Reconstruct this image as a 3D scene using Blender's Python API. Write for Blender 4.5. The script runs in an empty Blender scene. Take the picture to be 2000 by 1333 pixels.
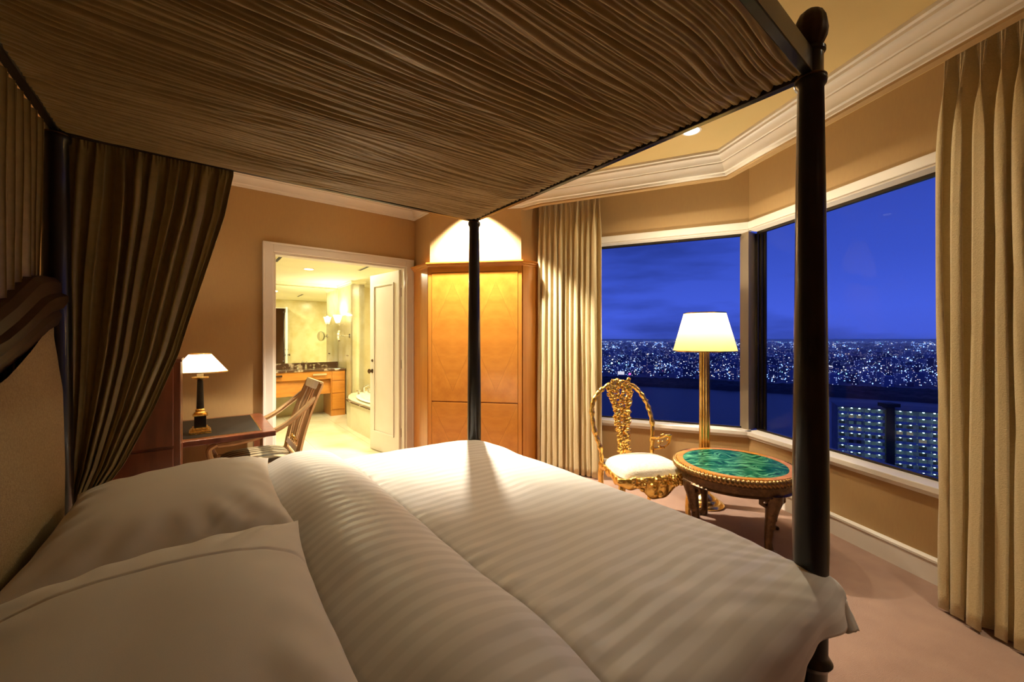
import bpy, bmesh, math, random
from mathutils import Matrix, Vector, noise
random.seed(7)
PI = math.pi
C = bpy.context.scene.collection
SC = bpy.context.scene

# ------------------------------------------------------------------ camera, world, exposure
H = 1.37                                   # eye height
F = 778.0                                  # focal length in pixels of a 2000 px wide frame
cam = bpy.data.cameras.new('camera'); co = bpy.data.objects.new('camera', cam); C.objects.link(co)
co.location = (0, 0, H); co.rotation_euler = (PI / 2, 0, 0)
cam.sensor_width = 36; cam.lens = F / 2000 * 36; cam.shift_y = -4.5 / 2000
cam.clip_start = 0.03; cam.clip_end = 60000
SC.camera = co
vs = SC.view_settings
vs.view_transform = 'Standard'; vs.look = 'None'; vs.gamma = 1.0; vs.exposure = 0.0
vs.use_curve_mapping = False
SC.cycles.use_denoising = True
SC.cycles.max_bounces = 10; SC.cycles.diffuse_bounces = 5; SC.cycles.glossy_bounces = 5
SC.cycles.transparent_max_bounces = 12
SC.cycles.volume_bounces = 1
SC.cycles.sample_clamp_indirect = 6.0

world = bpy.data.worlds.new('dusk'); SC.world = world; world.use_nodes = True
wn = world.node_tree.nodes; wl = world.node_tree.links; wn.clear()
def wnode(t, **k):
    n = wn.new(t)
    for a, b in k.items(): setattr(n, a, b)
    return n
tc = wnode('ShaderNodeTexCoord'); sep = wnode('ShaderNodeSeparateXYZ'); wl.new(tc.outputs['Generated'], sep.inputs[0])
ramp = wnode('ShaderNodeValToRGB'); wl.new(sep.outputs['Z'], ramp.inputs[0])
cr = ramp.color_ramp
cr.elements[0].position = 0.0; cr.elements[0].color = (0.048, 0.088, 0.52, 1)
cr.elements[1].position = 0.6; cr.elements[1].color = (0.022, 0.045, 0.32, 1)
for p, c in ((0.012, (0.055, 0.10, 0.62, 1)), (0.06, (0.055, 0.105, 0.66, 1)), (0.16, (0.040, 0.080, 0.52, 1)), (0.3, (0.028, 0.058, 0.40, 1))):
    e = cr.elements.new(p); e.color = c
mp = wnode('ShaderNodeMapping'); mp.inputs['Scale'].default_value = (2.2, 2.2, 11.0); mp.inputs['Rotation'].default_value = (0.12, -0.1, 0)
wl.new(tc.outputs['Generated'], mp.inputs[0])
nz = wnode('ShaderNodeTexNoise'); nz.inputs['Scale'].default_value = 1.0; nz.inputs['Detail'].default_value = 5; nz.inputs['Roughness'].default_value = 0.5
wl.new(mp.outputs[0], nz.inputs[0])
mr = wnode('ShaderNodeMapRange'); mr.inputs[1].default_value = 0.46; mr.inputs[2].default_value = 0.62; mr.inputs[3].default_value = 1.12; mr.inputs[4].default_value = 0.62
wl.new(nz.outputs[0], mr.inputs[0])
vm = wnode('ShaderNodeVectorMath', operation='SCALE'); wl.new(ramp.outputs[0], vm.inputs[0]); wl.new(mr.outputs[0], vm.inputs['Scale'])
bg = wnode('ShaderNodeBackground'); bg.inputs[1].default_value = 1.0; wl.new(vm.outputs[0], bg.inputs[0])
wo = wnode('ShaderNodeOutputWorld'); wl.new(bg.outputs[0], wo.inputs[0])

WARM2 = (1.0, 0.86, 0.62)
def light(name, kind, loc, power, color=WARM2, radius=0.05, **k):
    l = bpy.data.lights.new(name, kind); l.energy = power; l.color = color
    if kind in ('POINT', 'SPOT'): l.shadow_soft_size = radius
    for a, b in k.items():
        setattr(l, a, b)
    o = bpy.data.objects.new(name, l); o.location = loc; C.objects.link(o)
    return o

# ------------------------------------------------------------------ light levels (fixtures themselves are built further down)
CABINET_SPOT = (-0.42, 3.93, 2.86)
light('cabinet_spot_light', 'SPOT', CABINET_SPOT, 820, (1.0, 0.88, 0.70), 0.03, spot_size=math.radians(100), spot_blend=0.35)
BAY_SPOT = (1.31, 2.91, 2.86)
def disc_light(name, loc, power, color, r, spread):
    o = light(name, 'AREA', loc, power, color); o.data.shape = 'DISK'; o.data.size = 2 * r; o.data.spread = math.radians(spread); return o
disc_light('bay_spot_light', (1.31, 2.91, 2.886), 26, WARM2, 0.053, 150)
for i, p in enumerate(((1.97, 0.98, 2.86), (-1.55, 3.55, 2.86), (1.9, -1.0, 2.86))):  # carpet downlight, then two unseen spots added as ambient fill
    light('room_spot_and_fill_light', 'SPOT', p, (170, 10, 2)[i], WARM2, 0.05, spot_size=math.radians((60, 110, 120)[i]), spot_blend=1.0)

# ------------------------------------------------------------------ mesh helpers
def lerp(a, b, t): return a + (b - a) * t
def pw(x, pts):
    """piecewise smooth interpolation"""
    if x <= pts[0][0]: return pts[0][1]
    for (x0, y0), (x1, y1) in zip(pts, pts[1:]):
        if x <= x1: return lerp(y0, y1, (x - x0) / (x1 - x0))
    return pts[-1][1]
def pws(x, pts):
    """smooth (cubic) interpolation through the points"""
    if x <= pts[0][0]: return pts[0][1]
    n = len(pts)
    for i in range(n - 1):
        x0, y0 = pts[i]; x1, y1 = pts[i + 1]
        if x <= x1:
            h = x1 - x0; t = (x - x0) / h
            m0 = (y1 - pts[i - 1][1]) / (x1 - pts[i - 1][0]) if i > 0 else (y1 - y0) / h
            m1 = (pts[i + 2][1] - y0) / (pts[i + 2][0] - x0) if i < n - 2 else (y1 - y0) / h
            return (2*t**3 - 3*t*t + 1) * y0 + (t**3 - 2*t*t + t) * h * m0 + (-2*t**3 + 3*t*t) * y1 + (t**3 - t*t) * h * m1
    return pts[-1][1]
def sst(a, b, x):
    t = max(0.0, min(1.0, (x - a) / (b - a))); return t * t * (3 - 2 * t)
def fbm(x, y, z=0.0): return noise.fractal(Vector((x, y, z)), 1.0, 2.0, 3)
def n1(x, y=0.0, z=0.0): return noise.noise(Vector((x, y, z)))

class MB:
    def __init__(s): s.v = []; s.f = []; s.uv = {}
    def quad(s, a, b, c, d):
        i = len(s.v); s.v += [tuple(a), tuple(b), tuple(c), tuple(d)]; s.f.append((i, i + 1, i + 2, i + 3))
    def box(s, c, d, M=None):
        i = len(s.v); x, y, z = (k / 2 for k in d)
        for sx, sy, sz in ((-1,-1,-1),(1,-1,-1),(1,1,-1),(-1,1,-1),(-1,-1,1),(1,-1,1),(1,1,1),(-1,1,1)):
            p = Vector((sx * x, sy * y, sz * z))
            if M is not None: p = M @ p
            s.v.append((p.x + c[0], p.y + c[1], p.z + c[2]))
        for q in ((0,3,2,1),(4,5,6,7),(0,1,5,4),(1,2,6,5),(2,3,7,6),(3,0,4,7)): s.f.append(tuple(i + k for k in q))
        return s
    def bar(s, a, b, w, h, up=(0, 0, 1)):
        """box beam from a to b, w across, h along up"""
        a = Vector(a); b = Vector(b); d = (b - a); L = d.length; d.normalize()
        upv = Vector(up); side = d.cross(upv)
        if side.length < 1e-4: side = d.cross(Vector((1, 0, 0)))
        side.normalize(); u2 = side.cross(d).normalized()
        M = Matrix((d, side, u2)).transposed()
        return s.box((a + b) / 2, (L, w, h), M)
    def prism(s, poly, z0, z1):
        i = len(s.v); n = len(poly)
        s.v += [(p[0], p[1], z0) for p in poly] + [(p[0], p[1], z1) for p in poly]
        s.f.append(tuple(i + k for k in reversed(range(n)))); s.f.append(tuple(i + n + k for k in range(n)))
        for k in range(n): s.f.append((i + k, i + (k + 1) % n, i + n + (k + 1) % n, i + n + k))
        return s
    def grid(s, fn, nu, nv, cu=False, cv=False, uvfn=None):
        i = len(s.v); 
        for a in range(nu):
            for b in range(nv):
                u = a / (nu if cu else nu - 1); v = b / (nv if cv else nv - 1)
                s.v.append(tuple(fn(u, v)))
                if uvfn: s.uv[i + a * nv + b] = uvfn(u, v)
        for a in range(nu if cu else nu - 1):
            for b in range(nv if cv else nv - 1):
                a2 = (a + 1) % nu; b2 = (b + 1) % nv
                s.f.append((i + a * nv + b, i + a2 * nv + b, i + a2 * nv + b2, i + a * nv + b2))
        return s
    def lathe(s, prof, c=(0, 0), n=24, fn=None):
        """prof: (r, z) from bottom to top, closed caps"""
        i = len(s.v); m = len(prof)
        for a in range(n):
            th = 2 * PI * a / n
            for r, z in prof:
                k = 1.0 if fn is None else fn(th, z)
                s.v.append((c[0] + r * k * math.cos(th), c[1] + r * k * math.sin(th), z))
        for a in range(n):
            a2 = (a + 1) % n
            for b in range(m - 1): s.f.append((i + a * m + b, i + a2 * m + b, i + a2 * m + b + 1, i + a * m + b + 1))
        if prof[0] == prof[-1]: return s
        if prof[0][0] > 1e-5: s.f.append(tuple(i + a * m for a in reversed(range(n))))
        if prof[-1][0] > 1e-5: s.f.append(tuple(i + a * m + m - 1 for a in range(n)))
        return s
    def tube(s, pts, rad, n=10, flat=1.0):
        pts = [Vector(p) for p in pts]; m = len(pts)
        if not isinstance(rad, (list, tuple)): rad = [rad] * m
        i = len(s.v); prev = None
        for k in range(m):
            d = (pts[min(k + 1, m - 1)] - pts[max(k - 1, 0)]).normalized()
            if prev is None:
                prev = d.cross(Vector((0, 0, 1)))
                if prev.length < 0.05: prev = d.cross(Vector((1, 0, 0)))
            side = (prev - d * prev.dot(d)).normalized(); prev = side; up = d.cross(side)
            for a in range(n):
                th = 2 * PI * a / n
                q = pts[k] + side * math.cos(th) * rad[k] + up * math.sin(th) * rad[k] * flat
                s.v.append(tuple(q))
        for k in range(m - 1):
            for a in range(n):
                s.f.append((i + k * n + a, i + k * n + (a + 1) % n, i + (k + 1) * n + (a + 1) % n, i + (k + 1) * n + a))
        s.f.append(tuple(i + a for a in reversed(range(n)))); s.f.append(tuple(i + (m - 1) * n + a for a in range(n)))
        return s
    def ball(s, c, r, nu=10, nv=7, M=None):
        if not isinstance(r, (list, tuple)): r = (r, r, r)
        i = len(s.v)
        for a in range(nu):
            for b in range(nv):
                th = 2 * PI * a / nu; ph = PI * (b + 0.5) / nv - PI / 2
                p = Vector((r[0] * math.cos(ph) * math.cos(th), r[1] * math.cos(ph) * math.sin(th), r[2] * math.sin(ph)))
                if M is not None: p = M @ p
                s.v.append((p.x + c[0], p.y + c[1], p.z + c[2]))
        for a in range(nu):
            a2 = (a + 1) % nu
            for b in range(nv - 1): s.f.append((i + a * nv + b, i + a2 * nv + b, i + a2 * nv + b + 1, i + a * nv + b + 1))
        s.f.append(tuple(i + a * nv for a in reversed(range(nu)))); s.f.append(tuple(i + a * nv + nv - 1 for a in range(nu)))
        return s
    def build(s, name, mat, parent=None, smooth=False, bevel=0.0, world=True, kind=None, solid=0.0, subd=0, angle=40):
        me = bpy.data.meshes.new(name); me.from_pydata(s.v, [], s.f); me.update()
        bm = bmesh.new(); bm.from_mesh(me); bmesh.ops.recalc_face_normals(bm, faces=bm.faces); bm.to_mesh(me); bm.free()
        if s.uv:
            ul = me.uv_layers.new(name='UVMap')
            for lp in me.loops:
                ul.data[lp.index].uv = s.uv.get(lp.vertex_index, (0, 0))
        if mat is not None: me.materials.append(mat)
        o = bpy.data.objects.new(name, me); C.objects.link(o)
        if smooth:
            me.polygons.foreach_set('use_smooth', [True] * len(me.polygons))
            if angle < 180:
                me.set_sharp_from_angle(angle=math.radians(angle))
        if solid:
            m = o.modifiers.new('solid', 'SOLIDIFY'); m.thickness = solid; m.offset = 0
        if bevel:
            m = o.modifiers.new('bevel', 'BEVEL'); m.width = bevel; m.segments = 2; m.limit_method = 'ANGLE'; m.angle_limit = math.radians(40)
        if subd:
            m = o.modifiers.new('sub', 'SUBSURF'); m.levels = subd; m.render_levels = subd
        if parent is not None: adopt(o, parent, world)
        if kind: o['kind'] = kind
        return o

def wmat(o):
    m = o.matrix_basis.copy()
    if o.parent is not None: m = wmat(o.parent) @ o.matrix_parent_inverse @ m
    return m
def adopt(o, parent, world=True):
    o.parent = parent
    if world: o.matrix_parent_inverse = wmat(parent).inverted()
def tag(o, label, cat, group=None):
    o['label'] = label; o['category'] = cat
    if group: o['group'] = group
    return o
def thing(name, label, cat, loc=(0, 0, 0), rz=0, group=None):
    o = bpy.data.objects.new(name, None); C.objects.link(o); o.empty_display_size = 0.1
    o.location = loc; o.rotation_euler = (0, 0, rz)
    return tag(o, label, cat, group)
def setting(name, loc=(0, 0, 0)):
    o = bpy.data.objects.new(name, None); C.objects.link(o); o.location = loc; o['kind'] = 'structure'; return o
def clone(o, parent, loc=None, rz=None, scale=None):
    c = o.copy(); C.objects.link(c); c.parent = parent
    if loc is not None: c.location = loc
    if rz is not None: c.rotation_euler = (0, 0, rz)
    return c

# pixel helpers: a point of the real place from its place in the picture and one known coordinate
def at_y(px, py, Y): return Vector(((px - 1000) / F * Y, Y, H - (py - 662) / F * Y))
def at_z(px, py, z):
    Y = (H - z) * F / (py - 662); return at_y(px, py, Y)

# ------------------------------------------------------------------ materials
def mat(name, color, rough=0.6, metal=0.0, spec=0.5, noise_=None, bump=None, sheen=0.0, coat=0.0, coat_r=0.1, coords='Object'):
    """noise_=(scale, detail, color2, lo, hi, stretch) ; bump=(scale, strength, stretch)"""
    m = bpy.data.materials.new(name); m.use_nodes = True; nt = m.node_tree; N = nt.nodes; L = nt.links
    b = N['Principled BSDF']
    b.inputs['Base Color'].default_value = (*color, 1); b.inputs['Roughness'].default_value = rough
    b.inputs['Metallic'].default_value = metal; b.inputs['Specular IOR Level'].default_value = spec
    if sheen: b.inputs['Sheen Weight'].default_value = sheen; b.inputs['Sheen Roughness'].default_value = 0.4
    if coat: b.inputs['Coat Weight'].default_value = coat; b.inputs['Coat Roughness'].default_value = coat_r
    t = N.new('ShaderNodeTexCoord')
    if noise_:
        sc, det, c2, lo, hi, st = noise_
        mpn = N.new('ShaderNodeMapping'); mpn.inputs['Scale'].default_value = st; L.new(t.outputs[coords], mpn.inputs[0])
        nn = N.new('ShaderNodeTexNoise'); nn.inputs['Scale'].default_value = sc; nn.inputs['Detail'].default_value = det; L.new(mpn.outputs[0], nn.inputs[0])
        r = N.new('ShaderNodeValToRGB'); r.color_ramp.elements[0].position = lo; r.color_ramp.elements[0].color = (*color, 1)
        r.color_ramp.elements[1].position = hi; r.color_ramp.elements[1].color = (*c2, 1)
        L.new(nn.outputs[0], r.inputs[0]); L.new(r.outputs[0], b.inputs['Base Color'])
    if bump:
        sc, stg, st = bump
        mpn = N.new('ShaderNodeMapping'); mpn.inputs['Scale'].default_value = st; L.new(t.outputs[coords], mpn.inputs[0])
        nn = N.new('ShaderNodeTexNoise'); nn.inputs['Scale'].default_value = sc; nn.inputs['Detail'].default_value = 3; L.new(mpn.outputs[0], nn.inputs[0])
        bp = N.new('ShaderNodeBump'); bp.inputs['Strength'].default_value = stg; bp.inputs['Distance'].default_value = 0.01
        L.new(nn.outputs[0], bp.inputs['Height']); L.new(bp.outputs[0], b.inputs['Normal'])
    return m
def nodes(m): return m.node_tree.nodes, m.node_tree.links, m.node_tree.nodes['Principled BSDF']
def emis(name, color, s, sample=True):
    m = bpy.data.materials.new(name); m.use_nodes = True; nt = m.node_tree; nt.nodes.clear()
    e = nt.nodes.new('ShaderNodeEmission'); e.inputs[0].default_value = (*color, 1); e.inputs[1].default_value = s
    o = nt.nodes.new('ShaderNodeOutputMaterial'); nt.links.new(e.outputs[0], o.inputs[0])
    if not sample: m.cycles.emission_sampling = 'NONE'
    return m

M = {}
M['wall'] = mat('tan wall fabric', (0.44, 0.29, 0.125), 0.75, spec=0.25, noise_=(90, 3, (0.425, 0.272, 0.122), 0.3, 0.7, (1, 1, 0.2)), bump=(260, 0.06, (1, 1, 0.1)))
M['ceil'] = mat('cream ceiling paint', (0.64, 0.49, 0.22), 0.9, spec=0.2, noise_=(3, 2, (0.61, 0.46, 0.2), 0.3, 0.7, (1, 1, 1)))
M['white'] = mat('ivory gloss paint', (0.80, 0.75, 0.66), 0.45, noise_=(4, 2, (0.76, 0.71, 0.61), 0.4, 0.8, (1, 1, 1)))
M['carpet'] = mat('dusty rose carpet', (0.52, 0.31, 0.215), 0.95, spec=0.1, noise_=(5, 6, (0.42, 0.24, 0.165), 0.35, 0.7, (1, 1, 1)), bump=(420, 0.9, (1, 1, 1)), sheen=0.3)
M['post'] = mat('black lacquered bed wood', (0.010, 0.008, 0.006), 0.30, spec=0.3, noise_=(14, 4, (0.018, 0.012, 0.007), 0.5, 0.75, (1, 1, 0.15)), coat=0.3)
M['crest'] = mat('dark walnut crest', (0.032, 0.017, 0.009), 0.38, spec=0.3, noise_=(10, 4, (0.055, 0.028, 0.013), 0.4, 0.75, (1, 1, 4)))
M['mahog'] = mat('red mahogany', (0.20, 0.055, 0.022), 0.28, noise_=(6, 5, (0.11, 0.028, 0.012), 0.4, 0.7, (3, 3, 0.6)), coat=0.4)
M['leather'] = mat('black desk leather', (0.014, 0.010, 0.007), 0.5, spec=0.15, bump=(300, 0.2, (1, 1, 1)), noise_=(20, 3, (0.024, 0.018, 0.012), 0.4, 0.7, (1, 1, 1)))
M['gold'] = mat('gilt', (0.98, 0.68, 0.20), 0.26, 1.0, noise_=(30, 4, (0.85, 0.50, 0.10), 0.4, 0.75, (1, 1, 1)), bump=(60, 0.35, (1, 1, 1)))
M['brass'] = mat('polished brass', (0.95, 0.68, 0.25), 0.22, 1.0, noise_=(12, 3, (0.72, 0.44, 0.11), 0.4, 0.7, (1, 1, 1)))
M['chrome'] = mat('chrome', (0.8, 0.8, 0.78), 0.12, 1.0, noise_=(8, 1, (0.72, 0.72, 0.7), 0.4, 0.8, (1, 1, 1)))
M['bronze'] = mat('dark bronze hardware', (0.09, 0.055, 0.03), 0.35, 0.9, noise_=(20, 2, (0.13, 0.08, 0.04), 0.4, 0.8, (1, 1, 1)))
M['alu'] = mat('champagne aluminium', (0.42, 0.33, 0.22), 0.4, 0.7, noise_=(8, 1, (0.38, 0.30, 0.2), 0.4, 0.8, (1, 1, 0.1)))
M['alud'] = mat('dark bronze window profile', (0.035, 0.025, 0.016), 0.25, 0.6, noise_=(8, 1, (0.05, 0.035, 0.02), 0.4, 0.8, (1, 1, 0.1)))
M['curtain'] = mat('ivory ribbed curtain', (0.68, 0.56, 0.32), 0.62, spec=0.3, noise_=(90, 3, (0.61, 0.49, 0.265), 0.35, 0.7, (1, 1, 2.5)), bump=(150, 0.35, (1, 1, 2.5)), sheen=0.3)
M['drape'] = mat('bronze silk', (0.29, 0.205, 0.07), 0.40, spec=0.5, noise_=(40, 3, (0.24, 0.168, 0.055), 0.3, 0.7, (1, 1, 1)), sheen=0.12)
M['canopy'] = mat('bronze silk canopy', (0.33, 0.225, 0.085), 0.33, spec=0.7, noise_=(25, 3, (0.27, 0.18, 0.065), 0.3, 0.75, (1, 1, 1)), sheen=0.12)
M['pillow'] = mat('white cotton', (0.61, 0.55, 0.45), 0.7, spec=0.2, noise_=(6, 3, (0.59, 0.53, 0.43), 0.3, 0.7, (1, 1, 1)), bump=(500, 0.05, (1, 1, 1)), sheen=0.2)
M['uphol'] = mat('beige headboard suede', (0.32, 0.24, 0.125), 0.9, spec=0.15, noise_=(120, 4, (0.24, 0.175, 0.085), 0.35, 0.7, (1, 1, 1)), bump=(260, 0.5, (1, 1, 1)))
M['maple'] = mat('honey maple', (0.60, 0.24, 0.034), 0.3, noise_=(3.2, 6, (0.46, 0.165, 0.02), 0.35, 0.75, (1.5, 1.5, 7)), coat=0.35, coat_r=0.15)
M['maplev'] = mat('honey maple stile', (0.58, 0.235, 0.036), 0.3, noise_=(4, 5, (0.47, 0.175, 0.025), 0.35, 0.75, (5, 5, 0.5)), coat=0.35, coat_r=0.15)
M['marble'] = mat('cream marble', (0.70, 0.62, 0.38), 0.22, noise_=(3.5, 8, (0.60, 0.50, 0.25), 0.42, 0.66, (1, 1, 1)))
M['tile'] = mat('pale cream marble tile', (0.80, 0.74, 0.54), 0.2, noise_=(2.5, 8, (0.72, 0.64, 0.42), 0.45, 0.7, (1, 1, 1)))
M['dmarble'] = mat('dark brown marble', (0.085, 0.04, 0.02), 0.15, noise_=(9, 9, (0.55, 0.42, 0.28), 0.56, 0.66, (1, 1, 1)))
M['bathw'] = mat('bathroom ceiling paint', (0.80, 0.76, 0.52), 0.8, noise_=(3, 1, (0.78, 0.73, 0.5), 0.4, 0.7, (1, 1, 1)))
M['chair'] = mat('champagne painted chair wood', (0.56, 0.37, 0.17), 0.35, 0.35, noise_=(10, 4, (0.44, 0.27, 0.11), 0.35, 0.7, (1, 1, 0.3)), coat=0.2)
M['seatw'] = mat('cream damask seat', (0.80, 0.72, 0.56), 0.7, noise_=(60, 3, (0.73, 0.64, 0.47), 0.4, 0.6, (1, 1, 1)), bump=(120, 0.3, (1, 1, 1)), sheen=0.2)
M['ceramic'] = mat('white enamel', (0.85, 0.85, 0.78), 0.1, noise_=(2, 1, (0.82, 0.82, 0.75), 0.4, 0.8, (1, 1, 1)))
M['mirror'] = mat('mirror silver', (0.90, 0.93, 0.86), 0.01, 1.0)
M['dark'] = mat('dark recess', (0.03, 0.025, 0.02), 0.7, noise_=(5, 1, (0.04, 0.03, 0.02), 0.4, 0.8, (1, 1, 1)))
M['bulb'] = emis('lit bulb', (1.0, 0.86, 0.62), 30)
M['lens'] = emis('lit downlight lens', (1.0, 0.88, 0.66), 14)
M['lensb'] = emis('lit bathroom lens', (1.0, 0.95, 0.72), 14)
M['tablewood'] = mat('dark gilt carved wood', (0.10, 0.052, 0.02), 0.33, 0.5, noise_=(25, 4, (0.20, 0.105, 0.035), 0.45, 0.75, (1, 1, 1)), bump=(55, 0.5, (1, 1, 1)))
M['ropegold'] = mat('gilt rope carving', (0.30, 0.17, 0.055), 0.3, 0.8, noise_=(25, 4, (0.18, 0.10, 0.03), 0.45, 0.75, (1, 1, 1)))
M['rimwood'] = mat('amber burl veneer', (0.58, 0.24, 0.03), 0.3, spec=0.25, noise_=(18, 5, (0.42, 0.15, 0.018), 0.4, 0.7, (1, 1, 1)), coat=0.05)

# malachite: banded, distorted green
def malachite():
    m = mat('malachite', (0.01, 0.16, 0.08), 0.3, spec=0.12); N, L, b = nodes(m)
    t = N.new('ShaderNodeTexCoord'); n0 = N.new('ShaderNodeTexNoise'); n0.inputs['Scale'].default_value = 5; L.new(t.outputs['Object'], n0.inputs[0])
    mx = N.new('ShaderNodeVectorMath'); mx.operation = 'MULTIPLY_ADD'; L.new(n0.outputs['Color'], mx.inputs[0]); mx.inputs[1].default_value = (0.35, 0.35, 0); L.new(t.outputs['Object'], mx.inputs[2])
    mpn = N.new('ShaderNodeMapping'); mpn.inputs['Rotation'].default_value = (0, 0, 0.5); mpn.inputs['Scale'].default_value = (8, 42, 1); L.new(mx.outputs[0], mpn.inputs[0])
    n2 = N.new('ShaderNodeTexNoise'); n2.inputs['Scale'].default_value = 1.0; n2.inputs['Detail'].default_value = 5; n2.inputs['Distortion'].default_value = 1.2; L.new(mpn.outputs[0], n2.inputs[0])
    r = N.new('ShaderNodeValToRGB'); r.color_ramp.elements[0].position = 0.36; r.color_ramp.elements[0].color = (0.001, 0.028, 0.014, 1)
    r.color_ramp.elements[1].position = 0.68; r.color_ramp.elements[1].color = (0.12, 0.38, 0.19, 1)
    e = r.color_ramp.elements.new(0.5); e.color = (0.004, 0.095, 0.045, 1)
    L.new(n2.outputs[0], r.inputs[0]); L.new(r.outputs[0], b.inputs['Base Color']); return m
M['malachite'] = malachite()

# satin striped duvet cotton: stripes run with V of the cloth (metres)
def stripes(name, axis, period, c1, c2, r1, r2, duty=0.5, sheen=0.0):
    m = mat(name, c1, r1, spec=0.35, sheen=sheen); N, L, b = nodes(m)
    t = N.new('ShaderNodeTexCoord'); s = N.new('ShaderNodeSeparateXYZ'); L.new(t.outputs['UV'], s.inputs[0])
    d = N.new('ShaderNodeMath'); d.operation = 'MULTIPLY'; d.inputs[1].default_value = 2 * PI / period; L.new(s.outputs[axis], d.inputs[0])
    si = N.new('ShaderNodeMath'); si.operation = 'SINE'; L.new(d.outputs[0], si.inputs[0])
    mr_ = N.new('ShaderNodeMapRange'); mr_.inputs[1].default_value = -0.35; mr_.inputs[2].default_value = 0.35; L.new(si.outputs[0], mr_.inputs[0])
    mx = N.new('ShaderNodeMix'); mx.data_type = 'RGBA'; mx.inputs[6].default_value = (*c1, 1); mx.inputs[7].default_value = (*c2, 1)
    L.new(mr_.outputs[0], mx.inputs[0]); L.new(mx.outputs[2], b.inputs['Base Color'])
    m2 = N.new('ShaderNodeMapRange'); m2.inputs[3].default_value = r1; m2.inputs[4].default_value = r2; L.new(mr_.outputs[0], m2.inputs[0]); L.new(m2.outputs[0], b.inputs['Roughness'])
    return m
M['duvet'] = stripes('striped satin duvet cotton', 'Y', 0.052, (0.73, 0.695, 0.635), (0.665, 0.63, 0.57), 0.5, 0.7, sheen=0.1)  # the two tones paint in the satin sheen difference between stripes
M['seatstripe'] = stripes('striped chair seat', 'Y', 0.062, (0.46, 0.37, 0.22), (0.09, 0.06, 0.03), 0.6, 0.6)

def veneer():
    """book-matched maple: grain turned in a diamond of fine joint lines"""
    m = mat('book-matched maple veneer', (0.64, 0.29, 0.06), 0.28, coat=0.4, coat_r=0.12); N, L, b = nodes(m)
    t = N.new('ShaderNodeTexCoord'); s = N.new('ShaderNodeSeparateXYZ'); L.new(t.outputs['UV'], s.inputs[0])
    def mt(op, a, b_=None, c=None):
        n = N.new('ShaderNodeMath'); n.operation = op
        for i, v in enumerate((a, b_, c)):
            if v is None: continue
            if isinstance(v, (int, float)): n.inputs[i].default_value = v
            else: L.new(v, n.inputs[i])
        return n.outputs[0]
    u = mt('ABSOLUTE', mt('SUBTRACT', s.outputs['X'], 0.5)); v = mt('ABSOLUTE', mt('SUBTRACT', s.outputs['Y'], 0.95))
    d = mt('SUBTRACT', mt('ADD', mt('MULTIPLY', u, 1.5), v), 0.80)
    line = mt('LESS_THAN', mt('ABSOLUTE', d), 0.006)
    inside = mt('GREATER_THAN', d, 0.0)
    m1 = N.new('ShaderNodeMapping'); m1.inputs['Scale'].default_value = (0.7, 2.6, 1); m1.inputs['Rotation'].default_value = (0, 0, 0.25)
    m2 = N.new('ShaderNodeMapping'); m2.inputs['Scale'].default_value = (1.6, 2.2, 1); m2.inputs['Rotation'].default_value = (0, 0, -0.5)
    cb = N.new('ShaderNodeCombineXYZ'); L.new(u, cb.inputs[0]); L.new(v, cb.inputs[1])
    L.new(cb.outputs[0], m1.inputs[0]); L.new(cb.outputs[0], m2.inputs[0])
    n_1 = N.new('ShaderNodeTexNoise'); n_1.inputs['Scale'].default_value = 3; n_1.inputs['Detail'].default_value = 5; L.new(m1.outputs[0], n_1.inputs[0])
    n_2 = N.new('ShaderNodeTexNoise'); n_2.inputs['Scale'].default_value = 3; n_2.inputs['Detail'].default_value = 5; L.new(m2.outputs[0], n_2.inputs[0])
    mx = N.new('ShaderNodeMix'); L.new(inside, mx.inputs[0]); L.new(n_1.outputs[0], mx.inputs[2]); L.new(n_2.outputs[0], mx.inputs[3])
    r = N.new('ShaderNodeValToRGB'); r.color_ramp.elements[0].position = 0.3; r.color_ramp.elements[0].color = (0.62, 0.26, 0.038, 1)
    r.color_ramp.elements[1].position = 0.75; r.color_ramp.elements[1].color = (0.46, 0.165, 0.02, 1); L.new(mx.outputs[0], r.inputs[0])
    m3 = N.new('ShaderNodeMix'); m3.data_type = 'RGBA'; L.new(mt('MULTIPLY', line, 0.45), m3.inputs[0]); L.new(r.outputs[0], m3.inputs[6]); m3.inputs[7].default_value = (0.22, 0.08, 0.015, 1)
    L.new(m3.outputs[2], b.inputs['Base Color']); return m
M['veneer'] = veneer()

def shade_mat(name, col, tr=0.6):
    m = bpy.data.materials.new(name); m.use_nodes = True; nt = m.node_tree; nt.nodes.clear()
    t = nt.nodes.new('ShaderNodeBsdfTranslucent'); t.inputs[0].default_value = (*col, 1)
    d = nt.nodes.new('ShaderNodeBsdfDiffuse'); d.inputs[0].default_value = (*col, 1)
    nn = nt.nodes.new('ShaderNodeTexNoise'); nn.inputs['Scale'].default_value = 40
    r = nt.nodes.new('ShaderNodeMapRange'); r.inputs[3].default_value = 1 - tr - 0.04; r.inputs[4].default_value = 1 - tr + 0.04; nt.links.new(nn.outputs[0], r.inputs[0])
    x = nt.nodes.new('ShaderNodeMixShader'); nt.links.new(r.outputs[0], x.inputs[0]); nt.links.new(t.outputs[0], x.inputs[1]); nt.links.new(d.outputs[0], x.inputs[2])
    o = nt.nodes.new('ShaderNodeOutputMaterial'); nt.links.new(x.outputs[0], o.inputs[0]); return m
M['shade'] = shade_mat('parchment lamp shade', (0.90, 0.66, 0.22), 0.42)
M['shadew'] = shade_mat('white pleated lamp shade', (0.95, 0.88, 0.70))

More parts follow.
